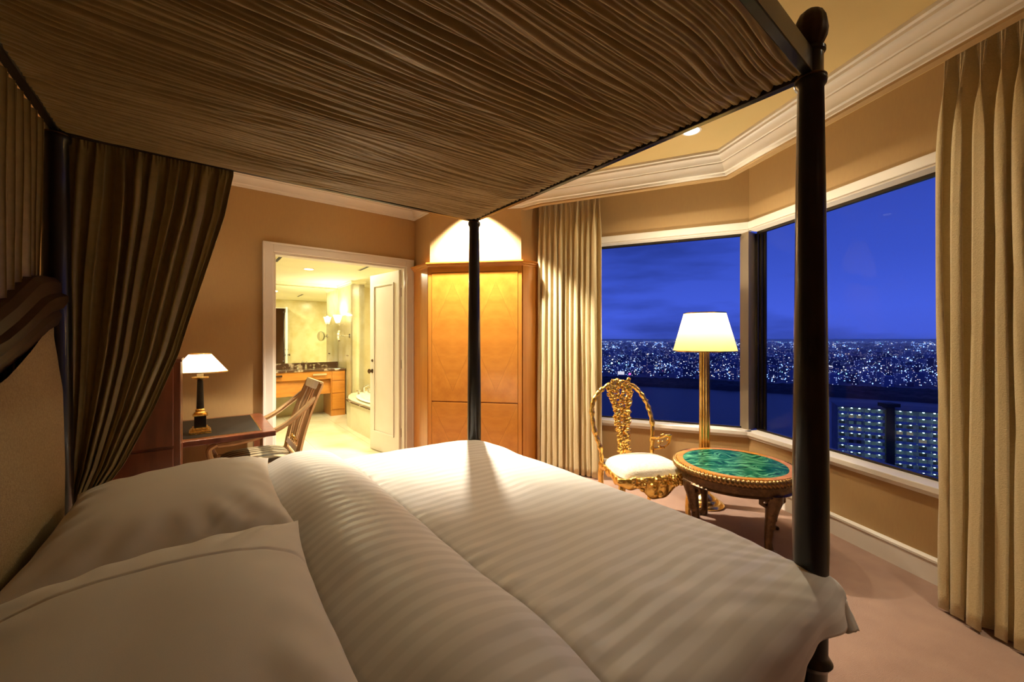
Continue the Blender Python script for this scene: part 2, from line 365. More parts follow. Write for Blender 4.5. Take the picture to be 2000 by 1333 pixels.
def glass_mat():
    m = bpy.data.materials.new('window glass'); m.use_nodes = True; nt = m.node_tree; nt.nodes.clear()
    t = nt.nodes.new('ShaderNodeBsdfTransparent'); t.inputs[0].default_value = (0.96, 0.97, 0.98, 1)
    g = nt.nodes.new('ShaderNodeBsdfGlossy'); g.inputs['Roughness'].default_value = 0.0
    f = nt.nodes.new('ShaderNodeFresnel'); f.inputs[0].default_value = 1.10
    x = nt.nodes.new('ShaderNodeMixShader'); nt.links.new(f.outputs[0], x.inputs[0]); nt.links.new(t.outputs[0], x.inputs[1]); nt.links.new(g.outputs[0], x.inputs[2])
    o = nt.nodes.new('ShaderNodeOutputMaterial'); nt.links.new(x.outputs[0], o.inputs[0]); return m
M['glass'] = glass_mat()

# ------------------------------------------------------------------ plan of the room
def V2(x, y): return Vector((x, y))
ez = V2(0.7858, 0.6184); nz_ = V2(-0.6184, 0.7858); O = V2(-2.447, 3.50)     # the wall with the bathroom door
def BW(t, n, z=None):
    p = O + ez * t + nz_ * n
    return (p.x, p.y) if z is None else (p.x, p.y, z)
ZC = 2.89
wl_ = V2(-0.9135, 0.4067); wr_ = V2(0.184, -0.983)
C1 = V2(-3.082, 3.0); C2 = V2(*BW(1.70, 0)); C3 = C2 - nz_ * 0.38; C4 = V2(0.095, 4.10)
C6 = V2(2.117, 3.557)
def isect(p, d, q, e):
    det = d.x * -e.y + e.x * d.y; r = q - p
    return p + d * ((r.x * -e.y + e.x * r.y) / det)
C5 = isect(C4, ez, C6, wl_); C7 = C6 + wr_ * 3.6; C8 = V2(2.4, -2.0); C9 = V2(1.3, -2.63)
poly = [C1, C2, C3, C4, C5, C6, C7, C8, C9]
def offs(pl, d, closed=False):
    """offset to the right-hand side of travel (into the room)"""
    out = []; n = len(pl)
    for i, p in enumerate(pl):
        a = pl[i - 1] if (i > 0 or closed) else None; b = pl[(i + 1) % n] if (i < n - 1 or closed) else None
        ns = []
        if a is not None: t = (p - a).normalized(); ns.append(V2(t.y, -t.x))
        if b is not None: t = (b - p).normalized(); ns.append(V2(t.y, -t.x))
        if len(ns) == 1: out.append(p + ns[0] * d)
        else:
            m = (ns[0] + ns[1]); m = m / (m.dot(ns[0])); out.append(p + m * d)
    return out
def sweep(mb, pl, prof, closed=False):
    rows = [[(q.x, q.y, z) for q in offs(pl, d, closed)] for d, z in prof]
    i = len(mb.v); n = len(pl); m = len(prof)
    for r in rows: mb.v += r
    for a in range(m):
        a2 = (a + 1) % m
        for b in range(n if closed else n - 1):
            b2 = (b + 1) % n; mb.f.append((i + a * n + b, i + a * n + b2, i + a2 * n + b2, i + a2 * n + b))
    if not closed:
        mb.f.append(tuple(i + a * n for a in range(m))); mb.f.append(tuple(i + a * n + n - 1 for a in reversed(range(m))))
    return mb
def wallseg(name, a, b, z0=0.0, z1=ZC, th=0.12, holes=(), m='wall'):
    """wall outside the line a-b with rectangular holes (t0,t1,z0,z1)"""
    mb = MB(); d = (b - a).normalized(); L = (b - a).length; nn = V2(-d.y, d.x)
    def blk(t0, t1, y0, y1):
        if t1 - t0 < 1e-4 or y1 - y0 < 1e-4: return
        p = [a + d * t0, a + d * t1, a + d * t1 + nn * th, a + d * t0 + nn * th]; mb.prism([(q.x, q.y) for q in p], y0, y1)
    if not holes: blk(0, L, z0, z1)
    for (t0, t1, h0, h1) in holes:
        blk(0, t0, z0, z1); blk(t1, L, z0, z1); blk(t0, t1, z0, h0); blk(t0, t1, h1, z1)
    return mb.build(name, M[m], kind='structure')

floor = MB().prism([(p.x, p.y) for p in offs(poly, -0.05, True)], -0.05, 0.0).build('floor', M['carpet'], kind='structure')
ceil = MB().prism([(p.x, p.y) for p in offs(poly, -0.1, True)], ZC, ZC + 0.05).build('ceiling', M['ceil'], kind='structure')
tdoor = (C1 - O).dot(ez)                                   # t of C1 (negative)
D0, D1, DT = 0.299, 1.591, 2.175
wallseg('wall_left', C1, C2, holes=((D0 - tdoor, D1 - tdoor, 0.0, DT),))
wallseg('wall_corner_left', C2, C3)
wallseg('wall_corner', C3, C4)
wallseg('wall_corner_right', C4, C5)
ZS, ZT = 0.54, 2.35
Lb = (C6 - C5).length; WTH = 0.1
dl = (C6 - C5).normalized(); dr = (C7 - C6).normalized()
wallseg('wall_bay_left', C5, C6, th=WTH, holes=((0.45, Lb, ZS, ZT),))
wallseg('wall_bay_right', C6, C7, th=WTH, holes=((0.0, 2.9, ZS, ZT),))
wallseg('wall_right', C7, C8); wallseg('wall_back', C8, C9); wallseg('wall_head', C9, C1)

# crown moulding all round, and the lowered pelmet in front of the bay curtains
crown = [(0.0, 2.715), (0.014, 2.715), (0.016, 2.735), (0.032, 2.740), (0.034, 2.752), (0.042, 2.775), (0.058, 2.792), (0.064, 2.800), (0.064, 2.808),
         (0.074, 2.812), (0.084, 2.832), (0.102, 2.848), (0.112, 2.852), (0.114, 2.868), (0.132, 2.872), (0.134, 2.8895), (0.0, 2.8895)]
Q0 = V2(0.10, 4.098); Qa = V2(0.279, 3.95); Q1 = V2(1.765, 3.286); Q2 = Q1 + wr_ * 3.4
sweep(MB(), [C9, C1, C2, C3, C4], crown).build('trim_1', M['white'], kind='structure', smooth=True, angle=25)
pel = [Q0, Qa, Q1, Q2]
sweep(MB(), pel, crown).build('trim_2', M['white'], kind='structure', smooth=True, angle=25)
sweep(MB(), pel, [(0.0, 2.70), (0.0, 2.8895), (-0.05, 2.8895), (-0.05, 2.70)]).build('trim_3', M['wall'], kind='structure')
sweep(MB(), [C5, C6, C7, C8, C9, C1, V2(*BW(0.21, 0))], [(0, 0), (0.016, 0), (0.016, 0.118), (0.022, 0.122), (0.022, 0.134), (0.012, 0.145), (0, 0.146)]).build('baseboard_bay', M['white'], kind='structure')

# ------------------------------------------------------------------ bay windows
def bay_window(name, a, b, t0, t1):
    w = setting(name, (a.x, a.y, 0)); d = (b - a).normalized(); nn = V2(-d.y, d.x)
    def P(t, o, z): q = a + d * t + nn * o; return (q.x, q.y, z)
    def strip(nm, o0, o1, z0, z1, m, s0=t0, s1=t1, bev=0.0):
        q = [P(s0, o0, 0), P(s1, o0, 0), P(s1, o1, 0), P(s0, o1, 0)]
        return MB().prism([(k[0], k[1]) for k in q], z0, z1).build(nm, M[m], w, bevel=bev)
    strip('sill', -0.035, WTH + 0.03, ZS - 0.03, ZS + 0.006, 'white', bev=0.004)
    strip('apron_moulding', -0.014, 0.0, ZS - 0.055, ZS - 0.0305, 'white')
    strip('head_casing', -0.018, -0.0005, ZT + 0.0005, ZT + 0.062, 'white', bev=0.004)
    strip('head_reveal', 0.0, WTH + 0.03, ZT - 0.012, ZT, 'white')
    strip('bottom_frame', WTH, WTH + 0.03, ZS + 0.006, ZS + 0.022, 'alud')
    strip('top_frame', WTH, WTH + 0.03, ZT - 0.034, ZT - 0.012, 'alud')
    strip('pane', WTH + 0.012, WTH + 0.018, ZS + 0.022, ZT - 0.034, 'glass')
    return w
bay_window('window_1', C5, C6, 0.45, Lb + 0.02)
bay_window('window_2', C6, C7, -0.02, 2.9)
# corner mullion where the two panes meet
mul = setting('window_3', (C6.x, C6.y, 0))
nl = V2(-dl.y, dl.x)
m0 = C6 + nl * 0.03
pA = at_y(1462, 0, 3.585); pB = at_y(1476, 0, 3.66); pC = at_y(1500.5, 0, 3.60); 
MB().prism([(pA.x, pA.y), (pB.x, pB.y), (pB.x - 0.02, pB.y + 0.1), (pA.x - 0.02, pA.y + 0.1)], ZS + 0.006, ZT - 0.012).build('frame_face', M['alu'], mul)
MB().prism([(pB.x + 0.001, pB.y), (pC.x - 0.012, pC.y), (pC.x + 0.03, pC.y + 0.08), (pB.x, pB.y + 0.1)], ZS + 0.006, ZT - 0.012).build('mullion', M['alud'], mul)
for k in range(3):
    q = at_y(1480 + k * 7.5, 0, 3.632 - 0.018 * k)
    MB().prism([(q.x - 0.004, q.y - 0.006), (q.x + 0.006, q.y - 0.006), (q.x + 0.006, q.y + 0.02), (q.x - 0.004, q.y + 0.02)], ZS + 0.006, ZT - 0.02).build('glazing_bead', M['alud'], mul)

# ------------------------------------------------------------------ doorway to the bathroom
door = setting('door_1', BW(D0, 0, 0))
cas = MB(); cw = 0.084
for (t0, t1, z0, z1) in ((D0 - cw, D0, 0, DT + cw), (D1, D1 + cw, 0, DT + cw), (D0, D1, DT, DT + cw)):
    cas.prism([BW(t0, 0), BW(t1, 0), BW(t1, -0.03), BW(t0, -0.03)], z0, z1)
for (t0, t1, z0, z1) in ((D0 - cw, D0 - cw + 0.018, 0, DT + cw), (D1 + cw - 0.018, D1 + cw, 0, DT + cw), (D0 - cw, D1 + cw, DT + cw - 0.018, DT + cw)):
    cas.prism([BW(t0, -0.03), BW(t1, -0.03), BW(t1, -0.04), BW(t0, -0.04)], z0, z1)
cas.build('casing', M['white'], door, bevel=0.004)
jb = MB()
for (t0, t1, z0, z1) in ((D0, D0 + 0.02, 0, DT), (D1 - 0.02, D1, 0, DT), (D0 + 0.02, D1 - 0.02, DT - 0.02, DT)):
    jb.prism([BW(t0, 0), BW(t1, 0), BW(t1, 0.12), BW(t0, 0.12)], z0, z1)
jb.build('jamb', M['white'], door)
def door_leaf(hx, hn, dx, dn, sgn):
    """leaf from hinge (t,n) along unit (dx,dn)"""
    Wd = 0.66; th = 0.04; px_, pn_ = -dn * sgn, dx * sgn
    def q(a, b, z): return BW(hx + dx * a + px_ * b, hn + dn * a + pn_ * b, z)
    def blk(mb, a0, a1, b0, b1, z0, z1): mb.prism([q(a0, b0, 0)[:2], q(a1, b0, 0)[:2], q(a1, b1, 0)[:2], q(a0, b1, 0)[:2]], z0, z1)
    lf = MB(); blk(lf, 0, Wd, 0, th, 0.01, DT - 0.025); leaf = lf.build('door_leaf', M['white'], door, bevel=0.003)
    for z0, z1 in ((0.25, 2.0),):
        fr = MB()
        for b0, b1 in ((-0.012, 0.0), (th, th + 0.012)):
            blk(fr, 0.1, 0.12, b0, b1, z0, z1); blk(fr, Wd - 0.12, Wd - 0.10, b0, b1, z0, z1)
            blk(fr, 0.1, Wd - 0.1, b0, b1, z0 - 0.02, z0); blk(fr, 0.1, Wd - 0.1, b0, b1, z1, z1 + 0.02)
        fr.build('panel_moulding', M['white'], leaf, bevel=0.003)
    for zz, hh in ((0.97, 0), (1.10, 1)):
        kb = MB()
        for s_, b0 in ((-1, 0.0), (1, th)):
            c0 = Vector(q(Wd - 0.06, b0, zz)); c1 = Vector(q(Wd - 0.06, b0 + s_ * 0.055, zz)); cm = c0.lerp(c1, 0.15)
            if hh == 0:
                kb.tube([c0, c0.lerp(c1, 0.14), c0.lerp(c1, 0.16), c0.lerp(c1, 0.5), c0.lerp(c1, 0.62), c0.lerp(c1, 0.85), c1], [0.026, 0.026, 0.009, 0.009, 0.026, 0.03, 0.02], 14)
            else: kb.tube([c0, cm], [0.018, 0.016], 12)
        kb.build('knob' if hh == 0 else 'lock', M['bronze'], leaf, smooth=True)
    return leaf
lv = (1.475 - 1.585, 0.75 - 0.07); ll = math.hypot(*lv)
leafR = door_leaf(1.583, 0.085, lv[0] / ll, lv[1] / ll, 1)
leafL = door_leaf(D0 + 0.005, 0.13, -0.25, 0.968, -1)
for leaf, t_ in ((leafR, 1.576), (leafL, D0 + 0.012)):
    for z in (0.3, 1.08, 1.90):
        MB().box(BW(t_, 0.075 if leaf is leafR else 0.125, z), (0.012, 0.012, 0.1)).build('hinge', M['bronze'], leaf)

# ------------------------------------------------------------------ bathroom
ZB = 2.38
bath = [(-0.9, 0.12), (-0.9, 3.80), (1.86, 3.80), (1.86, 2.9), (2.07, 2.9), (2.07, 3.3), (3.0, 3.3), (3.0, 0.12)]
bp = [V2(*BW(*q)) for q in bath]
MB().prism([BW(t, n) for t, n in [(-1.0, -0.0), (-1.0, 3.9), (3.1, 3.9), (3.1, -0.0)]], -0.06, -0.012).build('floor_bathroom', M['marble'], kind='structure')
bfl = bpy.data.objects['floor_bathroom']
tm = None; ts = 0.6
for i in range(7):
    for j in range(7):
        t0 = -0.9 + i * ts; n0 = 0.0 + j * ts; t1 = min(t0 + ts, 3.0); n1_ = min(n0 + ts, 3.8)
        if t1 - t0 < .05 or n1_ - n0 < .05: continue
        g = 0.0015
        MB().prism([BW(t0 + g, n0 + g), BW(t1 - g, n0 + g), BW(t1 - g, n1_ - g), BW(t0 + g, n1_ - g)], -0.012, 0.0).build('tile', M['tile'], bfl)
MB().prism([BW(-1.0, 0.12), BW(-1.0, 3.9), BW(3.1, 3.9), BW(3.1, 0.12)], ZB, ZB + 0.04).build('ceiling_bathroom', M['bathw'], kind='structure')
for i in range(len(bp)):
    a, b = bp[i], bp[(i + 1) % len(bp)]
    if i == len(bp) - 1:      # back of the bedroom wall
        tt0, tt1 = 3.0, -0.9; mbw = MB()
        for (u0, u1, z0, z1) in ((-0.9, D0, 0, ZB), (D1, 3.0, 0, ZB), (D0, D1, DT, ZB)):
            mbw.prism([BW(u0, 0.1205), BW(u1, 0.1205), BW(u1, 0.135), BW(u0, 0.135)], z0, z1)
        mbw.build('wall_bathroom_door', M['marble'], kind='structure')
    else:
        wallseg('wall_bathroom_' + ('left', 'mirror', 'fin', 'pilaster', 'alcove_side', 'alcove', 'right')[i], a, b, 0, ZB, 0.1, m='marble')
sweep(MB(), bp[1:7], [(0, ZB - 0.05), (0.01, ZB - 0.05), (0.012, ZB - 0.03), (0.03, ZB - 0.012), (0.035, ZB), (0, ZB)]).build('trim_4', M['bathw'], kind='structure')
# vanity
van = thing('vanity', 'honey wood washstand with knee space under a dark marble top in bathroom', 'vanity', BW(0.6, 3.5, 0), 0)
def bprism(mb, t0, t1, n0, n1, z0, z1): return mb.prism([BW(t0, n0), BW(t1, n0), BW(t1, n1), BW(t0, n1)], z0, z1)
bprism(MB(), -0.88, 1.85, 3.23, 3.798, 0.805, 0.84).build('countertop', M['dmarble'], van, bevel=0.006)
bprism(MB(), -0.88, 1.85, 3.77, 3.799, 0.84, 0.93).build('backsplash', M['dmarble'], van)
bprism(MB(), 1.60, 1.84, 3.255, 3.79, 0.0, 0.805).build('cabinet', M['maplev'], van)
bprism(MB(), -0.88, 1.60, 3.25, 3.28, 0.665, 0.803).build('apron', M['maple'], van)
ap = MB().grid(lambda u, v: BW(lerp(-0.88, 1.60, u), 3.30 + 0.06 * v - 0.05 * math.sin(PI * u), lerp(0.40, 0.665, v)), 24, 2)
ap.build('kick_panel', M['maple'], van, solid=0.02)
for z0, z1 in ((0.12, 0.40), (0.41, 0.62), (0.63, 0.79)):
    dd = bprism(MB(), 1.615, 1.828, 3.235, 3.254, z0, z1).build('drawer', M['maple'], van, bevel=0.002)
for tt in (0.62, 1.30):
    bprism(MB(), tt, tt + 0.22, 3.21, 3.235, 0.735, 0.765).build('towel_rail', M['chrome'] if tt > 1 else M['bronze'], van)
# basin taps
tap = thing('basin_tap', 'chrome basin tap with two lever handles on the washstand', 'tap', BW(1.28, 3.66, 0.84))
MB().tube([BW(1.28, 3.68, 0.84), BW(1.28, 3.68, 0.90), BW(1.28, 3.67, 0.93), BW(1.28, 3.62, 0.945), BW(1.28, 3.56, 0.93)], [0.024, 0.018, 0.016, 0.014, 0.012], 10).build('spout', M['chrome'], tap, smooth=True)
for dt in (-0.13, 0.13):
    MB().lathe([(0.026, 0.84), (0.024, 0.85), (0.012, 0.855), (0.012, 0.885), (0.028, 0.89), (0.026, 0.90), (0.0, 0.904)], BW(1.28 + dt, 3.67), 12).build('handle', M['chrome'], tap, smooth=True)
# mirror
mi = MB(); bprism(mi, -0.85, 1.852, 3.786, 3.798, 0.932, 2.314)
tag(mi.build('wall_mirror', M['mirror']), 'large frameless mirror over the bathroom washstand', 'mirror')
# sconce on the fin wall
sp = BW(1.845, 3.42, 1.72)
sc_ = thing('wall_sconce', 'glowing white cone wall light beside the bathroom mirror', 'lamp', sp)
MB().grid(lambda u, v: (sp[0] - ez.x * 0.09 + lerp(0.035, 0.075, v) * math.cos(2 * PI * u), sp[1] - ez.y * 0.09 + lerp(0.035, 0.075, v) * math.sin(2 * PI * u), lerp(1.66, 1.80, v)), 20, 4, cu=True).build('shade', M['shadew'], sc_, smooth=True)
MB().tube([BW(1.859, 3.42, 1.64), BW(1.80, 3.42, 1.62), BW(1.755, 3.42, 1.64), BW(1.755, 3.42, 1.69)], 0.009, 8).build('arm', M['chrome'], sc_, smooth=True)
MB().ball(BW(1.757, 3.42, 1.73), 0.022).build('bulb', M['bulb'], sc_, smooth=True)
light('sconce_light', 'POINT', BW(1.755, 3.42, 1.78), 45, (1, 0.92, 0.66), 0.03)
# magnifying mirror on its arm
mm = thing('shaving_mirror', 'round swivel shaving mirror on a wall arm beside the bathroom sconce', 'mirror', BW(1.85, 3.05, 1.42))
MB().tube([BW(1.86, 3.0, 1.42), BW(1.84, 3.0, 1.42)], 0.04, 14).build('wall_plate', M['chrome'], mm, smooth=True)
MB().tube([BW(1.84, 3.0, 1.42), BW(1.76, 3.02, 1.42), BW(1.72, 3.10, 1.42)], 0.008, 8).build('arm', M['chrome'], mm, smooth=True)
MB().tube([BW(1.725, 3.11, 1.42), BW(1.70, 3.125, 1.42)], [0.095, 0.10], 22).build('rim', M['chrome'], mm, smooth=True)
MB().tube([BW(1.70, 3.125, 1.42), BW(1.698, 3.126, 1.42)], 0.088, 22).build('glass', M['mirror'], mm)
# switch strip on fin
tag(bprism(MB(), 1.848, 1.86, 3.1, 3.22, 1.06, 1.08).build('towel_hook', M['chrome']), 'small chrome hook strip on bathroom side wall', 'hook')
# bathtub with marble deck
tub = thing('bathtub', 'white bathtub sunk in a cream marble deck beyond the bathroom door', 'bathtub', BW(2.2, 1.8, 0))
dk = [(1.62, 0.14), (1.6, 1.2), (1.575, 2.02), (1.60, 2.3), (1.7, 2.62), (1.85, 2.885), (2.985, 2.885), (2.985, 0.15)]
MB().prism([BW(t, n) for t, n in dk], 0.0, 0.40).build('surround', M['tile'], tub)
bprism(MB(), 2.08, 2.99, 2.905, 3.29, 0.0, 0.44).build('ledge_bathroom', M['marble'], kind='structure')
dk2 = [(t - 0.015 if t < 1.8 else t, n) for t, n in dk]
ell = lambda rx, ry, k, n=40: [(2.28 + rx * math.cos(2 * PI * k_ / n), 1.75 + ry * math.sin(2 * PI * k_ / n)) for k_ in range(n)][k]
MB().prism([BW(t, n) for t, n in dk2], 0.40, 0.414).build('edge_band', M['dmarble'], tub)
MB().prism([BW(t + 0.02 if t < 1.8 else t, n) for t, n in dk], 0.414, 0.43).build('deck', M['tile'], tub)
def tubf(u, v):
    th = 2 * PI * u; k = pw(v, [(0, 1.0), (0.12, 1.04), (0.24, 1.0), (0.3, 0.9), (0.5, 0.84), (1, 0.2)]); z = pw(v, [(0, 0.432), (0.12, 0.455), (0.24, 0.465), (0.3, 0.46), (0.4, 0.445), (1, 0.44)])
    return BW(2.28 + 0.60 * k * math.cos(th), 1.78 + 1.02 * k * math.sin(th), z)
MB().grid(tubf, 40, 24, cu=True).build('tub_rim', M['ceramic'], tub, smooth=True)
bt = thing('bath_tap', 'chrome bath mixer tap on the tub rim', 'tap', BW(1.95, 2.55, 0.43))
MB().tube([BW(1.93, 2.5, 0.45), BW(1.93, 2.5, 0.56), BW(1.98, 2.44, 0.60), BW(2.04, 2.36, 0.58)], 0.018, 10).build('spout', M['chrome'], bt, smooth=True)
for k in (-1, 1):
    MB().lathe([(0.03, 0.45), (0.014, 0.47), (0.014, 0.50), (0.034, 0.51), (0.03, 0.53), (0, 0.535)], BW(1.93 + 0.11 * k, 2.5 + 0.09 * k), 12).build('handle', M['chrome'], bt, smooth=True)
# bathroom ceiling fixtures
def downlight(x, y, z, lens, label, r=0.06, group=None):
    d = thing('downlight', label, 'ceiling light', (x, y, z), 0, group)
    MB().lathe([(r * 1.25, z - 0.004), (r * 1.25, z - 0.0005), (r, z - 0.0005), (r, z - 0.004), (r * 1.25, z - 0.004)], (x, y), 28).build('ring', M['white'], d)
    MB().lathe([(0.0001, z - 0.0025), (r, z - 0.0025), (r, z - 0.0005), (0.0001, z - 0.0005)], (x, y), 28).build('lens', M[lens], d)
    return d
for (t, n, lb) in ((1.015, 2.10, 'round recessed downlight in the bathroom ceiling before the mirror'), (1.058, 1.20, 'round recessed bathroom downlight just inside the door head')):
    x, y = BW(t, n); downlight(x, y, ZB, 'lensb', lb, 0.06)
    light('bath_downlight_light', 'AREA', (x, y, ZB - 0.004), 34, (1, 0.92, 0.60)); _l = bpy.context.scene.collection.objects[-1].data; _l.shape = 'DISK'; _l.size = 0.118
x, y = BW(2.3, 1.6); disc_light('bath_tub_light', (x, y, ZB - 0.004), 34, (1, 0.92, 0.60), 0.058, 180)
downlight(x, y, ZB, 'lensb', 'recessed downlight over the bathtub', 0.06)
for (c, lb) in (((0.55, 1.45), 'dark slot air vent in the bathroom ceiling at the left'), ((1.62, 1.45), 'dark slot air vent in the bathroom ceiling by the open door')):
    q = BW(c[0], c[1], ZB - 0.003); vt = thing('ceiling_vent', lb, 'air vent', q)
    bprism(MB(), c[0] - 0.02, c[0] + 0.02, c[1] - 0.3, c[1] + 0.3, ZB - 0.004, ZB).build('slot', M['dark'], vt)
    fr = MB(); bprism(fr, c[0] - 0.03, c[0] - 0.02, c[1] - 0.31, c[1] + 0.31, ZB - 0.006, ZB); bprism(fr, c[0] + 0.02, c[0] + 0.03, c[1] - 0.31, c[1] + 0.31, ZB - 0.006, ZB)
    fr.build('frame', M['bathw'], vt)

# bedroom ceiling downlights; the last two are added for fill
downlight(BAY_SPOT[0], BAY_SPOT[1], ZC, 'lens', 'recessed ceiling downlight over the malachite table, at the canopy edge', 0.055)
downlight(CABINET_SPOT[0], CABINET_SPOT[1], ZC, 'lens', 'recessed ceiling downlight washing the wall above the maple cabinet', 0.05)
downlight(1.97, 0.98, ZC, 'lens', 'recessed ceiling downlight near the right curtain', 0.055)
downlight(-1.55, 3.55, ZC, 'lens', 'added ceiling fill light before the bathroom door', 0.055)
downlight(1.9, -1.0, ZC, 'lens', 'added ceiling fill light behind the viewer', 0.055)

# ------------------------------------------------------------------ corner cabinet
cab = thing('corner_cabinet', 'built-in honey maple corner cabinet with canted sides under the spotlit wall', 'cabinet', (C3.x, C3.y, 0))
ZK = 2.12
off = 0.028
cp = [C2, C3, C4, C4 + (C5 - C4) * 0.62]
co1 = offs(cp, off)
df = (C4 - C3).normalized(); nf = V2(df.y, -df.x)            # into room
def panel(nm, a, b, o0, o1, z0, z1, m, par=cab, bev=0.0, uv=None):
    d = (b - a).normalized(); n_ = V2(d.y, -d.x)
    p = [a + n_ * o0, b + n_ * o0, b + n_ * o1, a + n_ * o1]
    mb = MB().prism([(q.x, q.y) for q in p], z0, z1)
    if uv:
        for k, v in enumerate(mb.v):
            side = 0.0 if (k % 4) in (0, 3) else 1.0
            mb.uv[k] = (uv[0] + (uv[1] - uv[0]) * side, uv[2] if k < 4 else uv[3])
    return mb.build(nm, M[m], par, bevel=bev)
panel('side_panel', C2 + (C3 - C2) * 0.03, C3, 0.001, off, 0.0, ZK, 'maplev')
panel('side_panel', C4, C4 + (C5 - C4) * 0.62, 0.001, off, 0.0, ZK, 'maplev')
Lf = (C4 - C3).length
def fp(t): return C3 + df * t
panel('carcass', C3, C4, 0.001, 0.012, 0.0, ZK, 'maplev')
s = 0.028
panel('stile', fp(-0.01), fp(s), 0.012, off, 0.0, ZK, 'maplev'); panel('stile', fp(Lf - s), fp(Lf + 0.01), 0.012, off, 0.0, ZK, 'maplev')
panel('top_rail', fp(s), fp(Lf - s), 0.012, off, ZK - 0.05, ZK, 'maple')
zm = H - (786 - 662) / F * 4.17
g = 0.003; mid = Lf / 2
for k, (a, b) in enumerate(((s + g, mid - g / 2), (mid + g / 2, Lf - s - g))):
    u = (0.0, 1.0)
    panel('door', fp(a), fp(b), 0.014, off + 0.002, zm + 0.008, ZK - 0.055, 'veneer', bev=0.0015, uv=(0, 1, 0.0, 1.9))
    panel('door', fp(a), fp(b), 0.014, off + 0.002, 0.12, zm - 0.006, 'veneer', bev=0.0015, uv=(0, 1, 0.0, 0.9))
panel('plinth', fp(s), fp(Lf - s), 0.012, off - 0.004, 0.0, 0.112, 'maple')
cpc = [C2, C3, C4, C4 + (C5 - C4) * 0.62]
sweep(MB(), cpc, [(0.0005, ZK), (0.030, ZK), (0.034, ZK + 0.012), (0.045, ZK + 0.02), (0.05, ZK + 0.034), (0.062, ZK + 0.040), (0.062, ZK + 0.052), (0.0005, ZK + 0.052)]).build('cornice', M['maple'], cab)

# ------------------------------------------------------------------ curtains
def curtain(name, label, path, z0, z1, nf_, amp, m, gather=0.0, seed=0, nu=None, nv=40, grow=0.0, phase=0.0, hemrag=0.0):
    """pleated cloth along a plan polyline (list of V2); folds swing across it"""
    L = [0]
    for a, b in zip(path, path[1:]): L.append(L[-1] + (b - a).length)
    T = L[-1]
    def pt(s_):
        s_ = max(0, min(T, s_))
        for i in range(len(path) - 1):
            if s_ <= L[i + 1] + 1e-9:
                d = (path[i + 1] - path[i]).normalized(); return path[i] + d * (s_ - L[i]), V2(d.y, -d.x), d
    nu = nu or int(nf_ * 14)
    rnd = random.Random(seed); cs = [rnd.uniform(0.55, 1.25) for _ in range(int(nf_) + 4)]
    def fn(u, v):
        vv = 1 - v                                    # v=0 top
        z = lerp(z1, z0, v)
        warp = 0.35 * n1(u * nf_ * 0.35 + seed, vv * 0.8) * nf_ / 12
        x = u * nf_ + warp
        k = int(max(0, min(len(cs) - 2, math.floor(x)))); fr_ = x - math.floor(x)
        am = amp * lerp(cs[k], cs[k + 1], fr_)
        a_ = am * (0.30 + 0.70 * sst(0.0, 0.14, v)) * (1 + grow * v)
        ph = 2 * PI * x + phase
        w = math.sin(ph) + 0.18 * math.sin(3 * ph) + 0.30 * n1(u * nf_ * 1.7, v * 2.2, seed + 5)
        p, n_, d = pt(u * T)
        q = p + n_ * (a_ * w) + d * (a_ * 0.55 * math.sin(2 * ph) * sst(0, 0.2, v))
        if v < 0.06: q = q + n_ * (0.006 * math.sin(ph * 3) * (1 - v / 0.06))
        return (q.x, q.y, z)
    c = MB().grid(fn, nu, nv, uvfn=lambda u, v: (u * T * 2.2, v * (z1 - z0))).build(name, M[m], smooth=True, angle=180, solid=0.004)
    tag(c, label, 'curtain')
    return c
npl = V2(dl.y, -dl.x)
la = at_y(1052, 0, 4.18); lb = at_y(1172, 0, 3.90)
curtain('curtain', 'ivory full-length curtain hanging between the maple cabinet and the gilded chair', [V2(la.x, la.y), V2(lb.x, lb.y)], 0.015, 2.84, 11, 0.045, 'curtain', seed=3, grow=0.25)
npr = V2(dr.y, -dr.x)
ra = C6 + dr * 1.53 + npr * 0.20
curtain('curtain', 'ivory full-length curtain at the right edge, over the carpet', [ra, ra + dr * 1.0], 0.015, 2.84, 15, 0.052, 'curtain', seed=11, grow=0.15)
for nm, a, b in (('curtain_track', C5 + npl * 0.16 + dl * 0.05, C6 + npl * 0.16), ('curtain_track', C6 + npr * 0.16 + dr * 0.1, C7 + npr * 0.16 - dr * 0.1)):
    t = MB().bar((a.x, a.y, 2.872), (b.x, b.y, 2.872), 0.025, 0.02).build(nm, M['white'])
    tag(t, 'white curtain track hidden behind the pelmet of the ' + ('left' if a.x < 1 else 'right') + ' window', 'curtain rail')

# ------------------------------------------------------------------ floor lamp
LX, LY = 1.595, 3.30
fl = thing('floor_lamp', 'lit floor lamp with yellow cone shade on a fluted gold column behind the table', 'lamp', (LX, LY, 0))
MB().lathe([(0.145, 0), (0.148, 0.012), (0.14, 0.022), (0.118, 0.028), (0.112, 0.04), (0.10, 0.052), (0.085, 0.056), (0.072, 0.075), (0.05, 0.088), (0.042, 0.095), (0.04, 0.12), (0.035, 0.125)], (LX, LY), 40).build('base', M['brass'], fl, smooth=True)
MB().lathe([(0.039, 0.12), (0.037, 1.33)], (LX, LY), 96, fn=lambda th, z: 1 + 0.09 * math.cos(12 * th)).build('column', M['brass'], fl, smooth=True, angle=60)
MB().lathe([(0.04, 1.325), (0.044, 1.335), (0.03, 1.35), (0.012, 1.355), (0.012, 1.40)], (LX, LY), 24).build('socket', M['brass'], fl, smooth=True)
MB().grid(lambda u, v: (LX + lerp(0.243, 0.158, v) * math.cos(2 * PI * u), LY + lerp(0.243, 0.158, v) * math.sin(2 * PI * u), lerp(1.268, 1.580, v)), 64, 6, cu=True).build('shade', M['shade'], fl, smooth=True)
